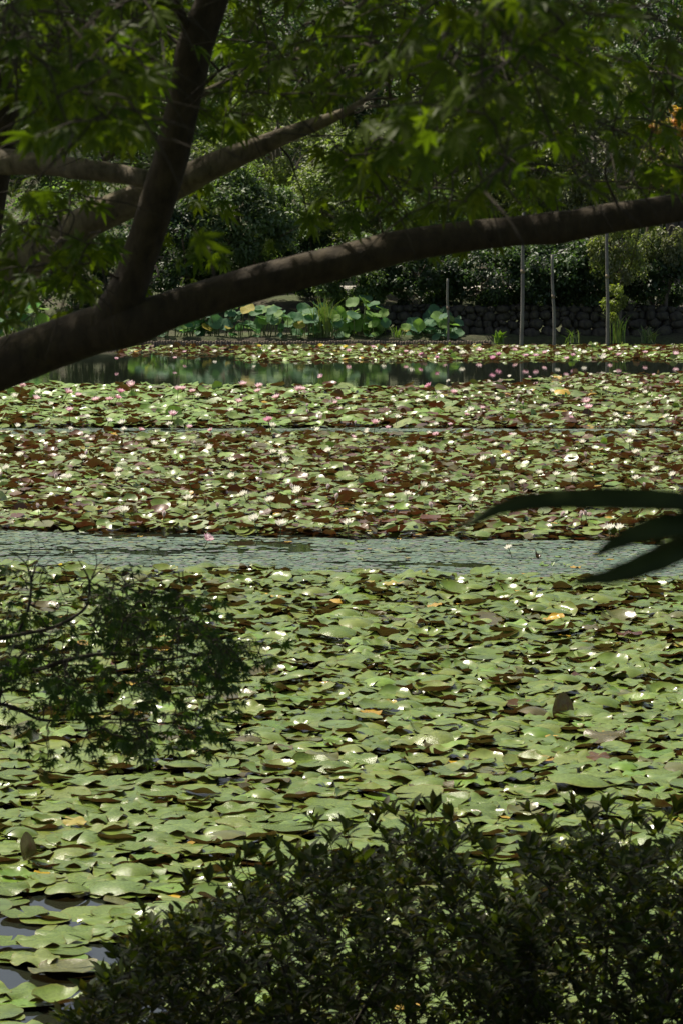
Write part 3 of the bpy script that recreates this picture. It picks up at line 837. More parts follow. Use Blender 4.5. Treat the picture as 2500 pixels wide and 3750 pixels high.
for p, lab in SPECIAL:
    padobj(p, lab, None)
def shrub_hides(px, py):
    return (px > 60 and px < 1230 and py > np.interp(px, *zip(*PROF1)) + 40) or (px > 1130 and py > np.interp(px, *zip(*PROF2)) + 40)
cand = []
for i, p in enumerate(pads):
    if p[9] != 'A': continue
    px, py, dep = proj((p[0], p[1], p[2]))
    if 0 < px < 1568 and py < 2350 and not shrub_hides(px, py): cand.append((p[3] / dep, i))
cand.sort(reverse=True)
solo = set(i for _, i in cand[:288])
for i in solo:
    p = pads[i]; k, c = p[4], p[8]
    px, py, _ = proj(p[:3])
    size = 'small ' if p[3] < .118 else 'broad ' if p[3] > .148 else ''
    hue = 'yellowed' if c in YELL else 'rust red' if c in RUST else 'dull olive' if c in OLIVE else 'bright green' if c in LUSH else 'pale green' if c in GREEN[3:5] else 'green'
    shape = 'flat' if k < 5 else 'wavy rimmed' if k < 9 else 'turned up' if k < 13 else 'domed' if k < 15 else 'cupped' if k < 17 else 'folded'
    if py > 2060 and px < 420: pl_ = 'beside open water at the bottom left'
    elif py > 1900: pl_ = 'in the gap between the two azalea shrubs' if px > 1050 else 'just above the stepped azalea outline' if px > 330 else 'at the left edge below the maple sprays'
    elif py > 1740: pl_ = 'under the lowest maple sprays' if px < 400 else 'just above the azalea tops, left of centre' if px < 784 else 'just above the azalea tops, right of centre' if px < 1180 else 'just above the right azalea'
    elif py > 1560: pl_ = 'seen through the maple sprays' if px < 560 else 'in the centre right of the maple sprays' if px < 1000 else 'well right of the maple sprays'
    else: pl_ = 'seen through the maple twigs' if px < 560 else 'near the blue strip, centre' if px < 1000 else 'near the blue strip at the right'
    lab = size + shape + ' ' + hue + ' lily pad ' + pl_
    padobj(p, lab, 'lily pads in the near part of the pond')
def inst(p): return (p[4], euler_mat(p[:3], p[5], p[6], p[7], (p[3],) * 3), p[8])
for zn, nm in (('A', 'lily_pads'), ('B', 'lily_pads'), ('C', 'lily_pads'), ('DE', 'lily_pads')):
    ii = [inst(p) for i, p in enumerate(pads) if i not in solo and p[9][0] in zn]
    o = link(nm, merged(nm, PADS if zn == 'A' else LOW, ii, M_PADNEAR if zn == 'A' else M_PAD, True))
    tag(o, {'A': 'green lily pads crowding the near part of the pond beyond the closest ones', 'B': 'mixed green and brown lily pads in the wide middle band',
            'C': 'band of lily pads in front of the open water, lush green at left', 'DE': 'farthest lily pads along the far bank and at the right'}[zn], 'lily pads', kind='stuff')

# ------------------------------------------------------------------ floating duckweed on the two strips, and thinly between pads
DISC = [(np.array([(0, 0, .0)] + [(math.cos(a) * q, math.sin(a), 0) for a in np.linspace(0, 2 * math.pi, m_, endpoint=False)]), np.array([(0, 1 + i, 1 + (i + 1) % m_) for i in range(m_)])) for m_, q in ((6, 1.0), (7, .8), (5, 1.2))]
FILMC = [(.085, .135, .095), (.095, .145, .095), (.075, .12, .09), (.12, .15, .08), (.115, .125, .12), (.065, .10, .075)]
ff = []
for x, y in scatter(30.5, 56.0, .052):
    z_ = zone(x, y)
    if z_ not in ('film', 'film2'): continue
    px, py, _ = proj((x, y, 0))
    streak = noise.noise((x * .7, y * 2.2, 7.7)) + .7 * noise.noise((x * 3.2, y * 7, 1.2)) + .45 * noise.noise((x * 9, y * 14, 4.4))
    hole = 0
    if z_ == 'film':
        lim = .30
        if 1232 < py < 1278 and px < 720: lim = -.12 + .5 * abs(py - 1255) / 25 * .4
        if px > 800: lim = .45
    else: lim = .35
    if streak > lim: continue
    ff.append((int(rng.integers(3)), euler_mat((x, y, .003 + rng.random() * .004), rng.normal(0, .03), rng.normal(0, .03), rng.random() * 6.28, (rng.uniform(.024, .056),) * 3), pick(FILMC)))
for p in pads[::3]:
    if p[9] == 'A' and proj((p[0], p[1], 0))[1] < 2050 and rng.random() < .5:
        for q in range(3):
            ff.append((0, euler_mat((p[0] + rng.normal(0, .1), p[1] + rng.normal(0, .1), .004), 0, 0, 0, (rng.uniform(.01, .03),) * 3), pick(FILMC)))
tag(link('duckweed', merged('duckweed', DISC, ff, M_FILM)), 'grey green duckweed film floating on the strips of water between pad bands', 'duckweed', kind='stuff')

# ------------------------------------------------------------------ water lily flowers
def petals(n, length, wd, elev, ph=0, seed=0, curve=.25):
    rs = random.Random(seed); V, T = [], []
    for i in range(n):
        a = ph + 2 * math.pi * i / n + rs.uniform(-.1, .1); e = elev + rs.uniform(-.1, .1); l = length * rs.uniform(.9, 1.06)
        ca, sa = math.cos(a), math.sin(a)
        b0 = len(V)
        for (t_, w_) in ((0.05, .35), (.35, .9), (.65, 1.0), (1.0, .04)):
            ee = e + curve * (t_ - .4)
            r_ = l * t_ * math.cos(ee); z = l * t_ * math.sin(ee)
            for sg in (-1, 0, 1):
                yy = sg * wd * w_; zz = z + (.35 * wd * w_ if sg else 0)
                V.append((r_ * ca - yy * sa, r_ * sa + yy * ca, zz))
        for q in range(3):
            for j in (0, 1):
                A = b0 + q * 3 + j
                T += [(A, A + 3, A + 4), (A, A + 4, A + 1)]
    return np.array(V), np.array(T)
def flower_parts(kind):
    WHITE, CREAM, PINK, ROSE, PALE = (.85, .83, .74), (.85, .78, .62), (.80, .52, .60), (.72, .36, .50), (.84, .70, .71)
    if kind == 'white': return [('outer_petals', petals(10, 1, .17, R(34), 0, 1), WHITE), ('inner_petals', petals(9, .92, .15, R(58), .35, 2), WHITE)]
    if kind == 'pink': return [('outer_petals', petals(10, 1, .18, R(32), 0, 3), PINK), ('inner_petals', petals(9, .9, .16, R(56), .35, 4), PALE)]
    if kind == 'rose': return [('outer_petals', petals(10, 1, .18, R(32), 0, 3), ROSE), ('inner_petals', petals(9, .9, .16, R(56), .35, 4), PINK)]
    if kind == 'yellow': return [('outer_petals', petals(10, 1, .18, R(32), 0, 3), (.75, .62, .10)), ('inner_petals', petals(9, .9, .16, R(56), .35, 4), (.8, .68, .16))]
    if kind == 'bud': return [('outer_petals', petals(6, 1.05, .26, R(72), 0, 5, .35), PALE), ('inner_petals', petals(5, 1.0, .2, R(80), .5, 6, .2), WHITE)]
    if kind == 'brownbud': return [('outer_petals', petals(5, 1.05, .25, R(76), 0, 5, .4), (.36, .2, .12)), ('inner_petals', petals(5, 1.0, .2, R(82), .5, 6, .3), (.6, .45, .33))]
stv, stt = petals(14, .42, .035, R(62), 0, 9)
ME_ST = mesh_np('stamens', stv, stt, M_STAMEN)
stk = Tubes().add([(0, 0, -1.4), (0.03, 0, -.6), (0, 0, .06)], [.05, .05, .06], 5)
ME_STALK = mesh_np('stalk', np.vstack(stk.V), np.vstack(stk.T), M_STEM)
FM = {}
for kd in ('white', 'pink', 'rose', 'yellow', 'bud', 'brownbud'):
    FM[kd] = [(nm, mesh_np(nm, v[0], v[1], M_PETAL, c, True)) for nm, v, c in flower_parts(kd)]
WORDS = {'white': 'open white lily', 'pink': 'pink lily', 'rose': 'deep pink lily', 'yellow': 'yellow lily', 'bud': 'half closed pinkish lily bud', 'brownbud': 'closed brownish lily bud'}
def where(px, py, lo, hi):
    h = ['at the left edge', 'left of the maple twigs\' tips', 'left of centre', 'in the middle', 'right of the middle', 'above the blurred leaf' if lo == 1005 else 'toward the right', 'at the right edge'][min(6, int(px / 224))]
    if h.startswith('left of the maple'): h = 'left of the middle'
    if hi - lo < 40: return h
    return h + ', ' + ('rear rows', 'central rows', 'front rows')[int(np.clip((py - lo) / (hi - lo) * 3, 0, 2))]
def flower(px, py, kd, place, group, r=.06, z=.1, label=None, detailed=True):
    z *= 1.5; r *= 1.5; p = onwater(px, py, z)
    o = empty('water_lily', p, label or WORDS[kd] + ' ' + place + (', ' + where(px, py, *BAND[group]) if group in BAND else ''), 'flower', group)
    o.rotation_euler = (rng.normal(0, .22) - .1, rng.normal(0, .22), rng.random() * 6.28)
    s = r * rng.uniform(.85, 1.15); o.scale = (s, s, s * rng.uniform(.85, 1.1))
    for nm, me in FM[kd]: link(nm, me, o)
    if detailed and 'bud' not in kd: link('stamens', ME_ST, o)
    link('stalk', ME_STALK, o)
    return o
BAND = {'water lilies in the middle band': (1005, 1230), 'water lilies in the lush far band': (885, 985), 'water lilies along the narrow strip of film': (980, 1008), 'water lilies on the far right patch': (850, 890), 'water lilies along the far bank': (796, 830)}
def near_flower(px, py): return any(abs(px - a) < 14 and abs(py - b_) < 8 for a, b_ in USED)
USED = []
gB, pB = 'water lilies in the middle band', 'in the middle band'
for px, py in [(355, 1023), (482, 1035), (625, 1043), (645, 1045), (535, 1098), (432, 1150), (562, 1140), (620, 1155), (285, 1180), (645, 1210), (160, 1100), (47, 1050), (15, 1080), (655, 1063), (755, 1040), (268, 1096), (682, 1135), (585, 1198), (272, 1085),
               (1236, 1090), (1276, 1093), (1314, 1095), (1336, 1018), (966, 1039), (1459, 1043), (1544, 1094), (1506, 1083), (1199, 1113), (934, 1140), (1084, 1154), (1421, 1218), (1399, 1218), (799, 1207), (1459, 1103), (1444, 1018), (680, 1130), (190, 1055), (530, 1060), (480, 1030), (970, 1120), (945, 1055), (1110, 1060)]:
    flower(px, py, 'white', pB, gB, .066, .11); USED.append((px, py))
for px, py in [(752, 1123), (772, 1148), (500, 1167), (88, 1168), (127, 1100), (377, 1187), (197, 1045), (107, 1030), (450, 1022), (515, 1025), (670, 1123), (1161, 1053), (1344, 1050), (1481, 1063), (991, 1168), (1054, 1173), (1286, 1187), (1344, 1185), (1479, 1118), (884, 1110), (1334, 1187), (600, 1092), (3, 1095), (1300, 1040)]:
    flower(px, py, 'bud', pB, gB, .05, .10); USED.append((px, py))
for px, py in [(435, 1093), (255, 1045), (690, 1082), (935, 1075), (1105, 1130), (960, 1126), (1450, 1180), (908, 1183), (475, 1155), (1420, 1080), (1330, 1060), (870, 1205)]:
    flower(px, py, 'brownbud', pB, gB, .045, .10)
gF = 'water lilies along the narrow strip of film'
for px, py in [(485, 991), (40, 982), (90, 1001), (200, 1006), (162, 988), (286, 990), (324, 990), (1174, 1001), (1180, 1003), (1554, 1003), (984, 998), (435, 984), (641, 1005), (842, 990), (840, 995), (1450, 1002), (810, 1006), (730, 990), (1000, 1002), (890, 985)]:
    flower(px, py, 'white' if rng.random() < .8 else 'pink', 'on the narrow film strip', gF, .055, .08)
gC, pC = 'water lilies in the lush far band', 'in the lush far band'
for px, py in [(302, 888), (155, 905), (180, 911), (82, 919), (160, 946), (220, 921), (252, 921), (270, 916), (277, 903), (420, 896), (442, 902), (557, 886), (595, 891), (592, 902), (635, 916), (692, 897), (397, 956), (617, 970), (685, 899), (410, 897), (50, 890), (547, 926), (860, 975), (985, 889), (1040, 905), (1345, 925), (1350, 940)]:
    flower(px, py, 'pink' if rng.random() < .7 else 'rose', pC, gC, .08, .2)
for px, py in [(455, 912), (35, 913), (117, 930), (250, 970), (282, 974), (200, 961), (732, 955), (390, 978), (625, 981), (86, 907), (530, 945), (911, 961), (1003, 905), (1411, 957), (1416, 970), (1480, 905), (1210, 905), (1080, 945), (1140, 920), (1250, 938), (1530, 960), (1390, 895), (1265, 900), (960, 925)]:
    flower(px, py, 'white', pC, gC, .065, .12)
for k in range(26):
    px, py = rng.uniform(700, 1568), rng.uniform(900, 980)
    flower(px, py, ['white', 'bud', 'bud', 'pink'][int(rng.integers(4))], pC, gC, .05, .08)
gD, pD_ = 'water lilies on the far right patch', 'on the far right pad patch'
for px, py in [(1411, 855), (1029, 877), (1169, 866), (1214, 868), (1265, 868), (1330, 872), (1385, 880), (1440, 870), (1500, 862), (1540, 866), (1120, 878), (1230, 884), (1470, 884), (1310, 890), (1090, 888), (1190, 893), (1555, 880), (1355, 862)]:
    flower(px, py, ['white', 'white', 'white', 'pink'][int(rng.integers(4))], pD_, gD, .045, .05)
gE, pE = 'water lilies along the far bank', 'along the far bank'
for px, py in [(801, 809), (856, 800), (931, 810), (944, 814), (966, 816), (1059, 814), (1144, 818), (1206, 820), (1228, 820), (1279, 816), (1314, 819), (1384, 824), (1001, 824), (1130, 826), (1300, 826), (1250, 812), (1340, 812), (1420, 818), (1480, 812), (880, 808), (1020, 806), (1100, 806), (1180, 806), (1400, 806), (1550, 815)]:
    flower(px, py, ['pink', 'rose', 'pink', 'white'][int(rng.integers(4))], pE, gE, .075, .1, detailed=False)
for px, py in [(785, 803), (830, 806), (900, 803), (985, 804), (1050, 802), (1155, 801), (1230, 803), (1320, 805), (1450, 804), (1510, 803), (640, 808), (680, 812), (582, 821), (494, 810), (560, 806), (620, 803)]:
    flower(px, py, 'white', pE, gE, .06, .06, detailed=False)
for px, py in [(595, 797), (736, 796), (794, 800)]:
    flower(px, py, 'yellow', pE, gE, .07, .1, detailed=False)
for px, py in [(267, 826), (402, 824), (425, 810), (737, 867)]:
    flower(px, py, 'pink', 'alone on the dark open water', 'single water lilies on the open water', .06, .1, detailed=False)
flower(477, 1242, 'pink', '', None, .062, .09, 'pale pink water lily mirrored in the dark gap of the blue strip')
flower(1168, 1262, 'white', '', None, .05, .07, 'small white water lily alone on the duckweed at the right')
flower(140, 1300, 'yellow', '', None, .03, .1, 'small upright yellow lily leaf tip above the maple twigs')

# curled dead leaf and sprigs on the duckweed
def blob_leaf(px, py, w_, h_, label, c, name='dead_leaf', cat='leaf'):
    p = onwater(px, py, .01)
    V, T = pad_shape(n=12, rings=(.5, 1), wave=.25, cup=.6, fold=R(80), seed=77)[:2]
    o = link(name, mesh_np(name, V * np.array([w_, w_, h_]), T, M_PAD, c, True)); o.location = p
    return tag(o, label, cat)
blob_leaf(1232, 1282, .05, .06, 'dark curled dead leaf standing on the duckweed strip', (.03, .02, .012))
sp = empty('floating_sprig', onwater(1276, 1298, .01), 'bright green sprig of floating leaves on the duckweed at the right', 'plant')
for i in range(9):
    a = rng.random() * 6.28
    link('leaf', mesh_np('leaf', OVAL[1][0], OVAL[1][1], M_REED, LUSH[i % 4]), sp, Matrix(frame_mat(np.array([rng.normal(0, .07), rng.normal(0, .07), 0]), np.array([math.cos(a), math.sin(a), rng.uniform(.1, .8)]), np.array([0, 0, 1.]), .07).tolist()))

# ------------------------------------------------------------------ far bank: edging, lotus, reeds, wall, posts
ed = empty('stake_edging', (0, FAR - .15, 0), 'row of low brown wooden stakes edging the far bank below the lotus', 'edging')
V0 = Tubes().add([(0, 0, -.5), (0, 0, .13), (0, 0, .15)], [.036, .036, .028], 7)
ME_SK = mesh_np('stake', np.vstack(V0.V), np.vstack(V0.T), M_STAKE)
x0, x1 = at(250, 795, FAR)[0], at(1130, 795, FAR)[0]
nst = int((x1 - x0) / .072)
big = []
for i in range(nst):
    x = x0 + (x1 - x0) * i / nst
    M_ = Matrix.Translation((x, rng.normal(0, .01) + .05 * math.sin(x * .8), rng.normal(0, .012))) @ Matrix.Rotation(rng.normal(0, .03), 4, 'Y') @ Matrix.Rotation(rng.random() * 6, 4, 'Z')
    link('stake', ME_SK, ed, M_)

def lotus_leaf_shape(seed):
    rs = random.Random(seed); n = 16
    p = [rs.random() * 6.28 for _ in range(3)]
    V, T = [(0, 0, -.16)], []
    for q, r in enumerate((.4, .75, 1.0)):
        for i in range(n):
            th = 2 * math.pi * i / n
            h = -.16 * (1 - r) ** 1.2 * 1 + .10 * r * r * math.sin(3 * th + p[0]) + .06 * r ** 3 * math.sin(7 * th + p[1]) + rs.uniform(-.01, .01)
            rr = r * (1 + .05 * math.sin(4 * th + p[2]))
            V.append((rr * math.cos(th), rr * math.sin(th), h))
    for i in range(n): T.append((0, 1 + i, 1 + (i + 1) % n))
    for q in range(2):
        for i in range(n):
            k = (i + 1) % n; a, b_, c, d = 1 + q * n + i, 1 + q * n + k, 1 + (q + 1) * n + k, 1 + (q + 1) * n + i
            T += [(a, d, c), (a, c, b_)]
    return np.array(V), np.array(T)
LOT = [lotus_leaf_shape(i) for i in range(5)]
LOTC = [(.085, .18, .09), (.10, .20, .095), (.075, .165, .095), (.15, .26, .07), (.17, .28, .065)]
LOTM = {}
def lotus(px0, px1, ptop, nlf, label, warm=0.0, seedhead=None):
    xa, xb = at(px0, 790, 81.3)[0], at(px1, 790, 81.3)[0]
    t_ = empty('lotus_plant', ((xa + xb) / 2, 81.2, .22), label, 'plant', 'lotus plants on the far bank')
    invt = t_.matrix_basis.inverted()
    H = (790 - ptop) * K * 81 / F
    st = []
    for i in range(int(nlf * 1.4)):
        u = rng.random()
        x = xa + (xb - xa) * u
        y = rng.uniform(80.8, 82.0)
        z = .22 + H * (rng.random() ** 1.15) * (.45 + .55 * math.sin(math.pi * min(1, max(0, .12 + .76 * u)))) + (y - 80.8) * .12
        r = rng.uniform(.10, .205) * (1.15 if z > .5 else .8)
        c = LOTC[int(rng.integers(3, 5))] if rng.random() < warm else LOTC[int(rng.integers(0, 3))]
        if rng.random() < .03: c = YELL[2]
        v = int(rng.integers(5))
        if (v, c) not in LOTM: LOTM[(v, c)] = mesh_np('leaf', LOT[v][0], LOT[v][1], M_LOTUS, c, True)
        tiltx = rng.normal(.5, .4); tilty = rng.normal(0, .35)
        Mx = Matrix.Translation((x, y, z)) @ Matrix.Rotation(tilty, 4, 'Y') @ Matrix.Rotation(tiltx, 4, 'X') @ Matrix.Rotation(rng.random() * 6, 4, 'Z') @ Matrix.Scale(r, 4)
        link('leaf', LOTM[(v, c)], t_, invt @ Mx)
        bx_, by_ = x + rng.normal(0, .1), y + .1
        o = Tubes().add([(bx_, by_, .15), ((x + bx_) / 2 + .02, (y + by_) / 2 + .03, z * .6), (x, y + .02, z - .02)], [.012, .01, .008], 5).build('stalk', M_STEM, t_)
        o.matrix_basis = invt
    if seedhead:
        q = at(seedhead[0], seedhead[1], 81.2)
        o = Tubes().add([(q[0] - .1, 81.3, .2), (q[0] - .05, 81.25, q[2] - .35), (q[0], 81.2, q[2] - .04)], [.012, .01, .008], 5).build('stalk', M_STEM, t_); o.matrix_basis = invt
        o2 = Tubes().add([q + [0, 0, -.05], q + [0, 0, 0], q + [0, 0, .03]], [.015, .05, .055], 8).build('seed_head', simple('dry_seed_head', (.45, .24, .14)), t_); o2.matrix_basis = invt
lotus(-120, 100, 705, 44, 'lotus plants at the far left beyond the thick limb', .4)
lotus(415, 665, 715, 62, 'blue green lotus plants left of the tall reeds on the far bank', .12, (561, 707))
lotus(672, 780, 728, 34, 'lotus plants growing around the tall reeds on the far bank', .3)
lotus(775, 885, 712, 44, 'yellow green lotus plants right of the tall reeds', .75)
lotus(930, 1060, 738, 34, 'small separate clump of lotus in front of the stone wall', .3)
lotus(300, 430, 745, 26, 'low lotus plants half hidden under the fork of the limb', .4)

def blades(name, px, py0, ptop, wpx, nb, label, cols, d=81.0, arch=.35, wd=.012, grp=None):
    b0 = at(px, py0, d); b0[2] = max(.1, float(ground_z(b0[0], d)))
    t_ = empty(name, b0, label, 'plant', grp)
    H = (py0 - ptop) * K * d / F; wv_ = wpx * K * d / F
    for i in range(nb):
        h = H * rng.uniform(.45, 1.05); l = rng.normal(0, wv_ * .5)
        bx = np.array([rng.normal(0, wv_ * .22), rng.normal(0, .1), -.03])
        tip = bx + np.array([l, rng.normal(0, .2), h])
        mid = bx + (tip - bx) * .55 + np.array([-l * arch, 0, h * .12])
        C = catmull([bx, mid, tip], 4); m = len(C)
        ww = wd * np.interp(np.linspace(0, 1, m), [0, .5, 1], [.7, 1, .08])
        V = np.stack([C - np.array([1, 0, .1]) * ww[:, None], C + np.array([0, .3, 0]) * ww[:, None], C + np.array([1, 0, .1]) * ww[:, None]], 1).reshape(-1, 3)
        T = []
        for q in range(m - 1):
            for j in (0, 1):
                a = q * 3 + j; T += [(a, a + 1, a + 4), (a, a + 4, a + 3)]
        link('blade', mesh_np('blade', V, np.array(T), M_REED, pick(cols), True), t_)
RC = [(.10, .17, .04), (.13, .20, .05), (.16, .2, .07)]
blades('reed_clump', 745, 792, 695, 45, 70, 'tall green reeds rising from the lotus plants on the far bank', RC)
blades('reed_clump', 1418, 796, 725, 36, 30, 'upright reeds beside the rightmost grey post on the far bank', RC)
blades('reed_clump', 1312, 796, 760, 36, 16, 'thin arching reeds between the two right grey posts', RC)
blades('grass_tuft', 1145, 794, 765, 22, 26, 'small bright leafy tuft on the bank between lotus and posts', LUSH, wd=.03)
blades('grass_tuft', 910, 796, 770, 30, 30, 'low grass tuft at the foot of the stone wall', RC)
blades('grass_tuft', 1490, 796, 755, 40, 26, 'dark grass tuft at the far bank near the right edge', RC)
blades('grass_tuft', 50, 790, 735, 90, 50, 'grass growing with the lotus at the far left', RC)
blades('grass_tuft', 350, 790, 750, 80, 50, 'grass growing on the far bank below the limb fork', RC)

# dry stone wall
wl = empty('stone_wall', (0, 82.4, .12), 'low dry stone wall in shade along the far bank behind the posts', 'wall')
def stone_shape(seed):
    rs = random.Random(seed)
    V = []
    for zi, zr in ((-.5, .72), (-.2, 1), (.25, .95), (.5, .6)):
        for i in range(7):
            a = 2 * math.pi * i / 7
            sq = 1 / max(abs(math.cos(a)), abs(math.sin(a))) * .55 + .45
            V.append((.5 * zr * sq * math.cos(a) * rs.uniform(.72, 1.12), .5 * zr * sq * math.sin(a) * rs.uniform(.8, 1.08), zi * rs.uniform(.75, 1.1)))
    T = []
    for q in range(3):
        for i in range(7):
            k = (i + 1) % 7; a, b_, c, d = q * 7 + i, q * 7 + k, (q + 1) * 7 + k, (q + 1) * 7 + i
            T += [(a, b_, c), (a, c, d)]
    for i in range(1, 6): T += [(0, i + 1, i), (21, 21 + i, 21 + i + 1)]
    return np.array(V), np.array(T)
ME_STN = [mesh_np('stone', *stone_shape(i), M_STONE) for i in range(7)]
xw0, xw1 = at(840, 790, 82.4)[0], at(1640, 790, 82.4)[0]
zc = 0.0
for row in range(4):
    x = xw0 - .14 * row; hgt = (.30, .22, .24, .17)[row]
    while x < xw1:
        wdt = rng.uniform(.17, .52) * (1 if row < 2 else .8)
        for part_ in ([(0, 1.0)] if wdt > .25 or rng.random() < .5 else [(-.25, .55), (.3, .5)]):
            hh = hgt * part_[1]
            Mx = Matrix.Translation((x + wdt / 2, rng.normal(0, .05) + .05 * row, zc + hgt * (.5 + part_[0]) + .03 * math.sin(x * 2.3 + row))) @ Matrix.Rotation(rng.normal(0, .2), 4, 'Y') @ Matrix.Rotation(rng.normal(0, .3), 4, 'Z') @ Matrix.Diagonal((wdt * 1.12, .4, hh * rng.uniform(1.0, 1.35), 1))
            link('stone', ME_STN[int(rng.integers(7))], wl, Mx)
        x += wdt
    zc += hgt * .95

# grey posts and their crossless props
def post(px_top, py_top, px_bot, py_bot, d, rpx, label):
    a, b_ = at(px_bot, py_bot, d), at(px_top, py_top, d)
    t_ = empty('wooden_post', a, label, 'post', 'grey posts at the far bank')
    inv_ = t_.matrix_basis.inverted(); r = rpx * K * d / F
    low = a + (b_ - a) * -.25
    P = np.array([low, a, a * .66 + b_ * .34 + [.012, 0, 0], a * .33 + b_ * .67 - [.01, 0, 0], b_])
    o = Tubes().add(catmull(P, 6), np.linspace(r * 1.05, r * .8, 25), 10, .1).build('pole', M_POST, t_); o.matrix_basis = inv_
    c = a * .45 + b_ * .55
    o = Tubes().add([c - [0, 0, .05], c + [0, 0, .05]], [r * 1.08] * 2, 10).build('binding', M_STAKE, t_); o.matrix_basis = inv_
post(1202, 480, 1196, 798, 80.2, 4.6, 'tallest grey post standing in the water at the far bank, left of the others')
post(1267, 585, 1272, 798, 80.2, 3.9, 'thinner grey post standing in the water right of the tallest one')
post(1393, 500, 1394, 798, 80.2, 4.2, 'grey post wrapped in hanging yellow green foliage near the right edge')
post(1027, 640, 1028, 790, 80.9, 3.0, 'short thin grey post behind the separate lotus clump')

# ------------------------------------------------------------------ trees and bushes beyond the pond
def far_tree(name, px, py, d, rx, ry, rz, nclump, nleaf, lsize, cols, label, cat='tree', trunk=True, droop=0.0, group=None, pale=False, gap=.0, tr=.16):
    c = at(px, py, d)
    zg = float(ground_z(c[0], d))
    t_ = empty(name, (c[0], d, zg), label, cat, group)
    inv_ = t_.matrix_basis.inverted()
    MM, CC, centers = [], [], []
    per = nleaf // nclump
    for i in range(nclump):
        v = unit(rng.normal(0, 1, 3)); v[1] = -abs(v[1]) if rng.random() < .75 else v[1]
        q = c + v * np.array([rx, ry, rz]) * rng.uniform(.45, 1) ** .6
        if q[2] < zg + .1: q[2] = zg + .1 + rng.random() * .3
        centers.append(q)
        cr = min(rx, rz) * rng.uniform(.16, .34)
        base = np.array(pick(cols))
        base = base * rng.uniform(.8, 1.2)
        V = unit_rows(rng.normal(0, 1, (per, 3)))
        rad = cr * rng.uniform(.35, 1.0, per) ** .5
        p = q + V * rad[:, None] * np.array([1.15, 1, .8 + droop]) - np.array([0, 0, droop]) * rad[:, None]
        nrm = unit_rows(V * .25 + np.array([0, -.1, .75]) + rng.normal(0, .42, (per, 3)))
        dirv = np.cross(nrm, rng.normal(0, 1, (per, 3))) + np.array([0, 0, -.35 - droop])
        MM.append(frames_np(p, dirv, nrm, lsize * rng.uniform(.7, 1.3, per)))
        CC.append(base * rng.uniform(.75, 1.25, (per, 1)))
    MM = np.concatenate(MM); CC = np.concatenate(CC)
    o = link('crown', merged_np('crown', CARD, rng.integers(0, 2, len(MM)), MM, CC, M_FAR), t_, inv_); o['kind'] = 'stuff'
    if trunk:
        tb = Tubes()
        top = c + np.array([0, .1, .35 * rz])
        g0 = np.array([c[0] + rng.normal(0, .15), d + .2, zg - .2])
        C = catmull([g0, g0 * .6 + top * .4 + rng.normal(0, .12, 3), top], 6)
        tb.add(C, np.linspace(tr, tr * .35, len(C)), 9, .15)
        for k in rng.choice(len(centers), min(14, len(centers)), replace=False):
            a = C[int(rng.integers(5, len(C)))]
            e = centers[int(k)]
            tb.add(catmull([a, (a + e) / 2 + rng.normal(0, .15, 3) + [0, 0, .15], e], 4), np.linspace(tr * .35, .02, 9), 6, .1)
        o = tb.build('trunk', M_POST if pale else M_FARBARK, t_); o.matrix_basis = inv_
    return t_
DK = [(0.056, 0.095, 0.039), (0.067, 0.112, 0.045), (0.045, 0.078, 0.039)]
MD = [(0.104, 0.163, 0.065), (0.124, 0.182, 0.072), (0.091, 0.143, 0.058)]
LT = [(0.169, 0.221, 0.078), (0.195, 0.234, 0.091), (0.156, 0.195, 0.078)]
OV = [(0.182, 0.202, 0.098), (0.208, 0.221, 0.111), (0.156, 0.182, 0.085)]
YG = [(0.182, 0.221, 0.052), (0.221, 0.260, 0.058)]
# back rows on the slope
for i, (px, py, d, rx, rz, cs) in enumerate([(-150, 300, 100, 3.2, 3.4, MD), (120, 250, 98, 3.2, 3.6, MD), (380, 200, 102, 3.2, 3.6, DK), (640, 210, 99, 3.0, 3.4, MD), (860, 180, 101, 3.0, 3.6, DK), (1100, 140, 99, 3.2, 3.6, MD), (1340, 120, 101, 3.0, 3.6, MD), (1560, 100, 98, 3.2, 3.4, DK), (1780, 250, 97, 3.2, 3.4, MD),
                                             (0, 60, 118, 4, 4, DK), (300, 20, 120, 4, 4, MD), (620, 10, 119, 4, 4, DK), (930, 0, 121, 4, 4, MD), (1240, -20, 118, 4, 4, DK), (1540, -20, 120, 4, 4, DK)]):
    far_tree('broadleaf_tree', px, py, d, rx, 2.4, rz, 70, 9800, .20, cs, ['dark tree', 'green tree'][cs is MD] + ' on the ' + ('far upper' if d > 110 else 'lower') + ' slope, ' + ['beyond the left edge', 'behind the upright fork', 'behind the fork tip', 'behind the middle of the maple crown', 'behind the right maple leaves', 'behind the orange maple', 'in the top right corner'][int(np.clip((px + 150) / 290, 0, 6))], group='trees on the slope behind the pond', tr=.2)
# middle row
far_tree('evergreen_tree', 540, 500, 86, 1.75, 1.7, 1.55, 90, 18000, .14, [(.12, .175, .075), (.10, .15, .065), (.14, .19, .08)], 'rounded dark evergreen tree with glossy sunlit clumps in the gap right of the fork')
far_tree('evergreen_tree', 360, 560, 85, 1.2, 1.3, 1.3, 30, 5000, .13, DK, 'dark evergreen tree partly hidden behind the upright limb')
far_tree('broadleaf_tree', 850, 440, 88, 2.1, 1.8, 1.9, 90, 15000, .14, LT, 'pale yellow green tree above the middle of the long limb')
far_tree('broadleaf_tree', 640, 330, 92, 2.4, 2, 1.6, 50, 9000, .15, LT, 'light green tree crown behind the dark rounded evergreen')
far_tree('broadleaf_tree', 1130, 330, 90, 2.4, 2, 2.6, 100, 15000, .14, OV, 'greyish olive tree with pale bare twigs behind the maple leaves', pale=True)
far_tree('broadleaf_tree', 1370, 330, 88, 1.7, 1.7, 2.5, 90, 14000, .13, OV, 'olive tree with pale limbs left of the orange foliage', pale=True)
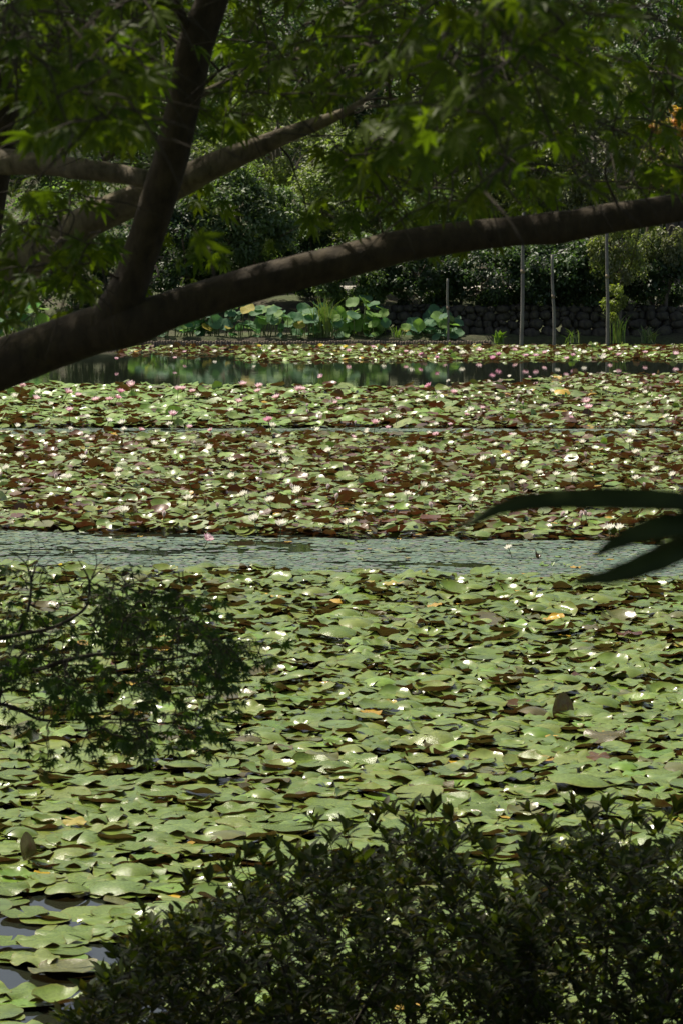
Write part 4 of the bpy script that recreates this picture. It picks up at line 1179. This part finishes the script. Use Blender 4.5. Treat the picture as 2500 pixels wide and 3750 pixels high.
far_tree('evergreen_tree', 1490, 200, 91, 1.9, 1.6, 1.3, 50, 9000, .14, MD, 'deep green tree in the top right corner above the orange one')
far_tree('japanese_maple', 1545, 275, 86, .8, .8, .45, 26, 3600, .09, [(.45, .22, .06), (.42, .26, .06), (.35, .28, .08)], 'small maple turning orange at the right edge')
far_tree('broadleaf_tree', 1545, 395, 85, 1.0, 1.0, .8, 30, 5000, .12, [(.2, .17, .07), (.16, .15, .06)], 'tree with yellowing drooping leaves below the orange maple', droop=.4)
far_tree('evergreen_tree', 980, 520, 86, 1.5, 1.4, 1.1, 66, 10000, .13, MD, 'bushy green tree just above the middle of the limb')
far_tree('evergreen_tree', 1390, 560, 95, 1.6, 1.2, 1.3, 60, 8000, .16, DK, 'shaded dark tree behind the rightmost grey post')
far_tree('weeping_tree', 1420, 570, 82, .75, .6, 1.0, 30, 5600, .09, YG + OV, 'drooping yellow green foliage hanging round the rightmost grey post', droop=.8, tr=.06)
far_tree('weeping_tree', 1530, 560, 82.5, .8, .6, .6, 24, 4200, .09, OV, 'drooping olive foliage at the right edge above dark shade', droop=.7, tr=.07)
far_tree('weeping_tree', 1405, 690, 81, .35, .35, .45, 12, 1800, .07, YG, 'small yellow green bush hanging low against the rightmost post', droop=.6, trunk=False)
# understorey in shade
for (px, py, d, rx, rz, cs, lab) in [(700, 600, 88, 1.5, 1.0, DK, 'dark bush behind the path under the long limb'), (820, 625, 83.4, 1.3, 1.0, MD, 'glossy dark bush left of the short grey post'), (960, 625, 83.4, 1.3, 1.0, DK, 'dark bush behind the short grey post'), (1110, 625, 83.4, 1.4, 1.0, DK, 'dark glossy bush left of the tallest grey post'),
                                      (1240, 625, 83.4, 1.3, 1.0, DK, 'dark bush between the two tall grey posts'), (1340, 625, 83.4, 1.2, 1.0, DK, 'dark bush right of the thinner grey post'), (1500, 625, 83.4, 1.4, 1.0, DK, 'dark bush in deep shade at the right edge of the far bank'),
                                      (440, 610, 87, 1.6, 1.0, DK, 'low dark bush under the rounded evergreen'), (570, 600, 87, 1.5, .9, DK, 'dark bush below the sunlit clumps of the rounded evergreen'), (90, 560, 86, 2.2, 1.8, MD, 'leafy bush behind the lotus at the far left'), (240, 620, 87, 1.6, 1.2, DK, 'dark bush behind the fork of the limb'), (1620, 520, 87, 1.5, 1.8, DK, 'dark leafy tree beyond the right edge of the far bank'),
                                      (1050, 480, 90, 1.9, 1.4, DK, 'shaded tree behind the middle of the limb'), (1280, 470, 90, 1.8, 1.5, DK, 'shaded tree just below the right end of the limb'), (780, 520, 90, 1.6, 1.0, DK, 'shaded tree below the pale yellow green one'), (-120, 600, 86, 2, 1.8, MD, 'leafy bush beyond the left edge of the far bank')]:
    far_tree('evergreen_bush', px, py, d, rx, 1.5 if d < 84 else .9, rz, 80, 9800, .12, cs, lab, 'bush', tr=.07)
